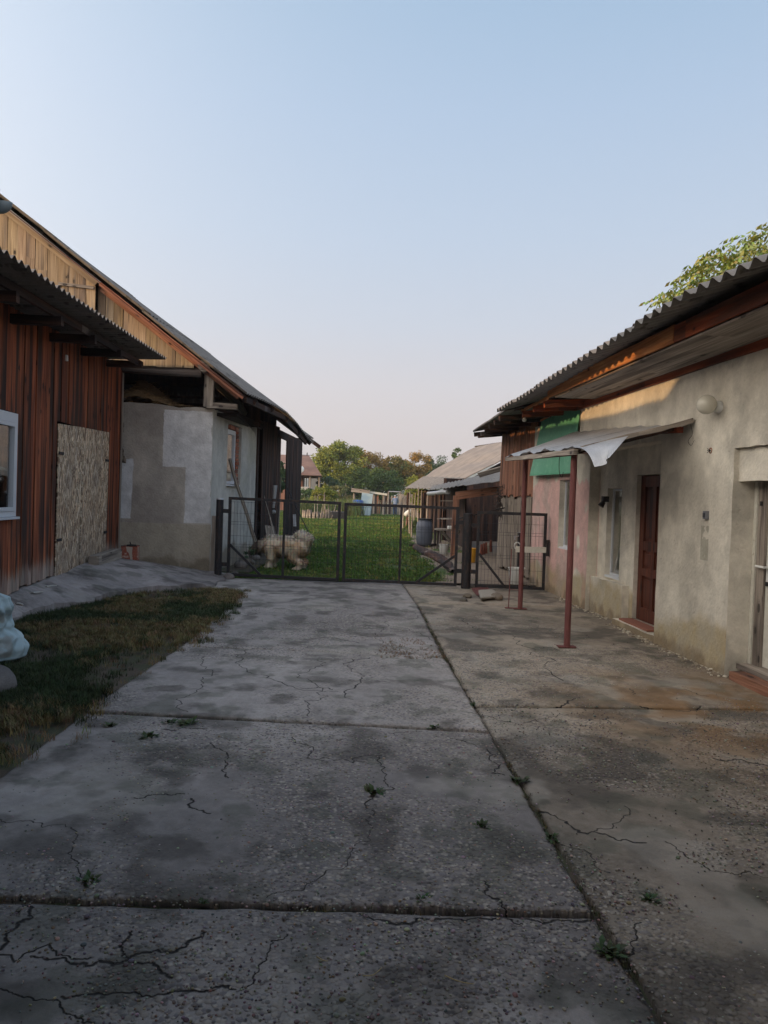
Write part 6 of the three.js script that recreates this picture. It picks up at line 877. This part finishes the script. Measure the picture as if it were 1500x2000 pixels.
  obj('roof', [quad(eL.clone().setY(h1.y), h1.clone(), V(rt.x + 0.6, rt.y, z - 4.5), V(rL.x, rt.y, z - 4.5)), quad(V(rL.x, rt.y, z - 4.5), V(rt.x + 0.6, rt.y, z - 4.5), V(h1.x, h1.y, z - 9), V(eL.x, h1.y, z - 9)), quad(V(rt.x + 0.6, rt.y, z - 4.5), h1.clone(), V(h1.x, h1.y, z - 9), V(rt.x + 0.61, rt.y, z - 4.51))], rm, hs);
  obj('wall', [box(h0.x - 4, h1.x - 1.7, 0, h1.y - 0.05, z - 8, z - 1.6)], std({ color: col(140, 104, 92) }), hs);
  for (const a of [606, 624]) { const p = onZ(a, 930, z + 0.2); obj('post', tube(V(p.x, 0, z - 0.3), V(p.x, h1.y, z - 0.3), 0.09), M.greyWood, hs); }
  for (const a of [585, 600]) { const p = onZ(a, 940, z); obj('window', box(p.x - 0.35, p.x + 0.35, 1.1, 2.2, z - 1.62, z - 1.56), M.pvc, hs); }
  const cp = onZ(582.5, 884, z - 1), ct = onZ(582.5, 874, z - 1); obj('chimney_pipe', tube(V(cp.x, 2.2, z - 1), V(cp.x, ct.y, z - 1), 0.12, 0.12, 14), std({ color: col(206, 200, 190), roughness: 0.35, metalness: 0.6 }), hs);
  const sd = onZ(587, 919, z + 0.3); obj('satellite_dish', new THREE.SphereGeometry(0.5, 20, 8, 0, 6.283, 0, 0.7).rotateX(1.3).translate(sd.x, sd.y, sd.z - 0.3), M.whitePlastic, hs);
  const mastp = onZ(600, 884, -90); lone('roof_aerial', [tube(V(mastp.x, 0, -90), mastp, 0.06), tube(mastp.clone().add(V(-0.6, -0.3, 0)), mastp.clone().add(V(0.6, -0.3, 0)), 0.03)], M.blackIron, 'thin utility mast behind the brown house', 'mast');
  lone('grey_roof_house', [quad(onZ(600, 912, -95), onZ(624, 912, -95), onZ(622, 897, -99), onZ(602, 897, -99)), box(onZ(602, 912, -95).x, onZ(622, 912, -95).x, 0, 4.6, -100, -95.3)], std({ color: col(120, 122, 124) }), 'far grey roof between brown house and walnut tree', 'house');
  lone('green_fence', plank(V(onZ(585, 960, -64).x, 0.7, -64), V(onZ(660, 960, -66).x, 0.7, -66), 1.4, 0.04, UP), std({ color: col(38, 72, 66) }), 'dark green mesh fence below the brown house', 'fence');
  // tall rough herbage
  const her = []; for (let i = 0; i < 2600; i++) { const x = onZ(rr(572, 700), 985, -54).x, zz = rr(-53, -75); her.push([V(x * zz / -54, 0, zz), rr(0.8, 1.6), mix3(linc(78, 104, 60), linc(128, 132, 84), rnd()).map((v) => v * rr(0.75, 1.15))]); }
  scatter('undergrowth', tuftGeo(16, 0.9, 0.4, 0.6, 17, 0.018), M.blade, her, 'tall rough herbage along the far end of the lawn', 'undergrowth');
  // wooded hills
  const hill = surf(120, 10, (u, v) => { const a = lerp(-1.5, 1.3, u), r = lerp(1250, 1900, v), prof = 66 + 14 * fbm(u * 9, 2, 4) + 10 * (u - 0.5), y = prof * Math.sin(Math.PI * 0.5 * clamp(v * 2.2)) - 2; return V(Math.sin(a) * r, y + 3 * (fbm(u * 160, v * 30, 3) - 0.5), -Math.cos(a) * r); }, (u, v, p) => [p.x, p.z]);
  const hm = structure('hills', hill, std({ map: tex(256, 256, (u, v) => mix3(rgb(58, 74, 48), rgb(86, 98, 62), fbm(u * 30, v * 30, 4)), { size: [300, 300] }) })); hm.userData.label = 'low wooded hills on the horizon';
}
scene.fog = new THREE.FogExp2(new THREE.Color(0.72, 0.78, 0.88), 0.00055);
scene.traverse((o) => { if (o.isMesh) { o.castShadow = true; o.receiveShadow = true; } });
renderer.render(scene, camera);
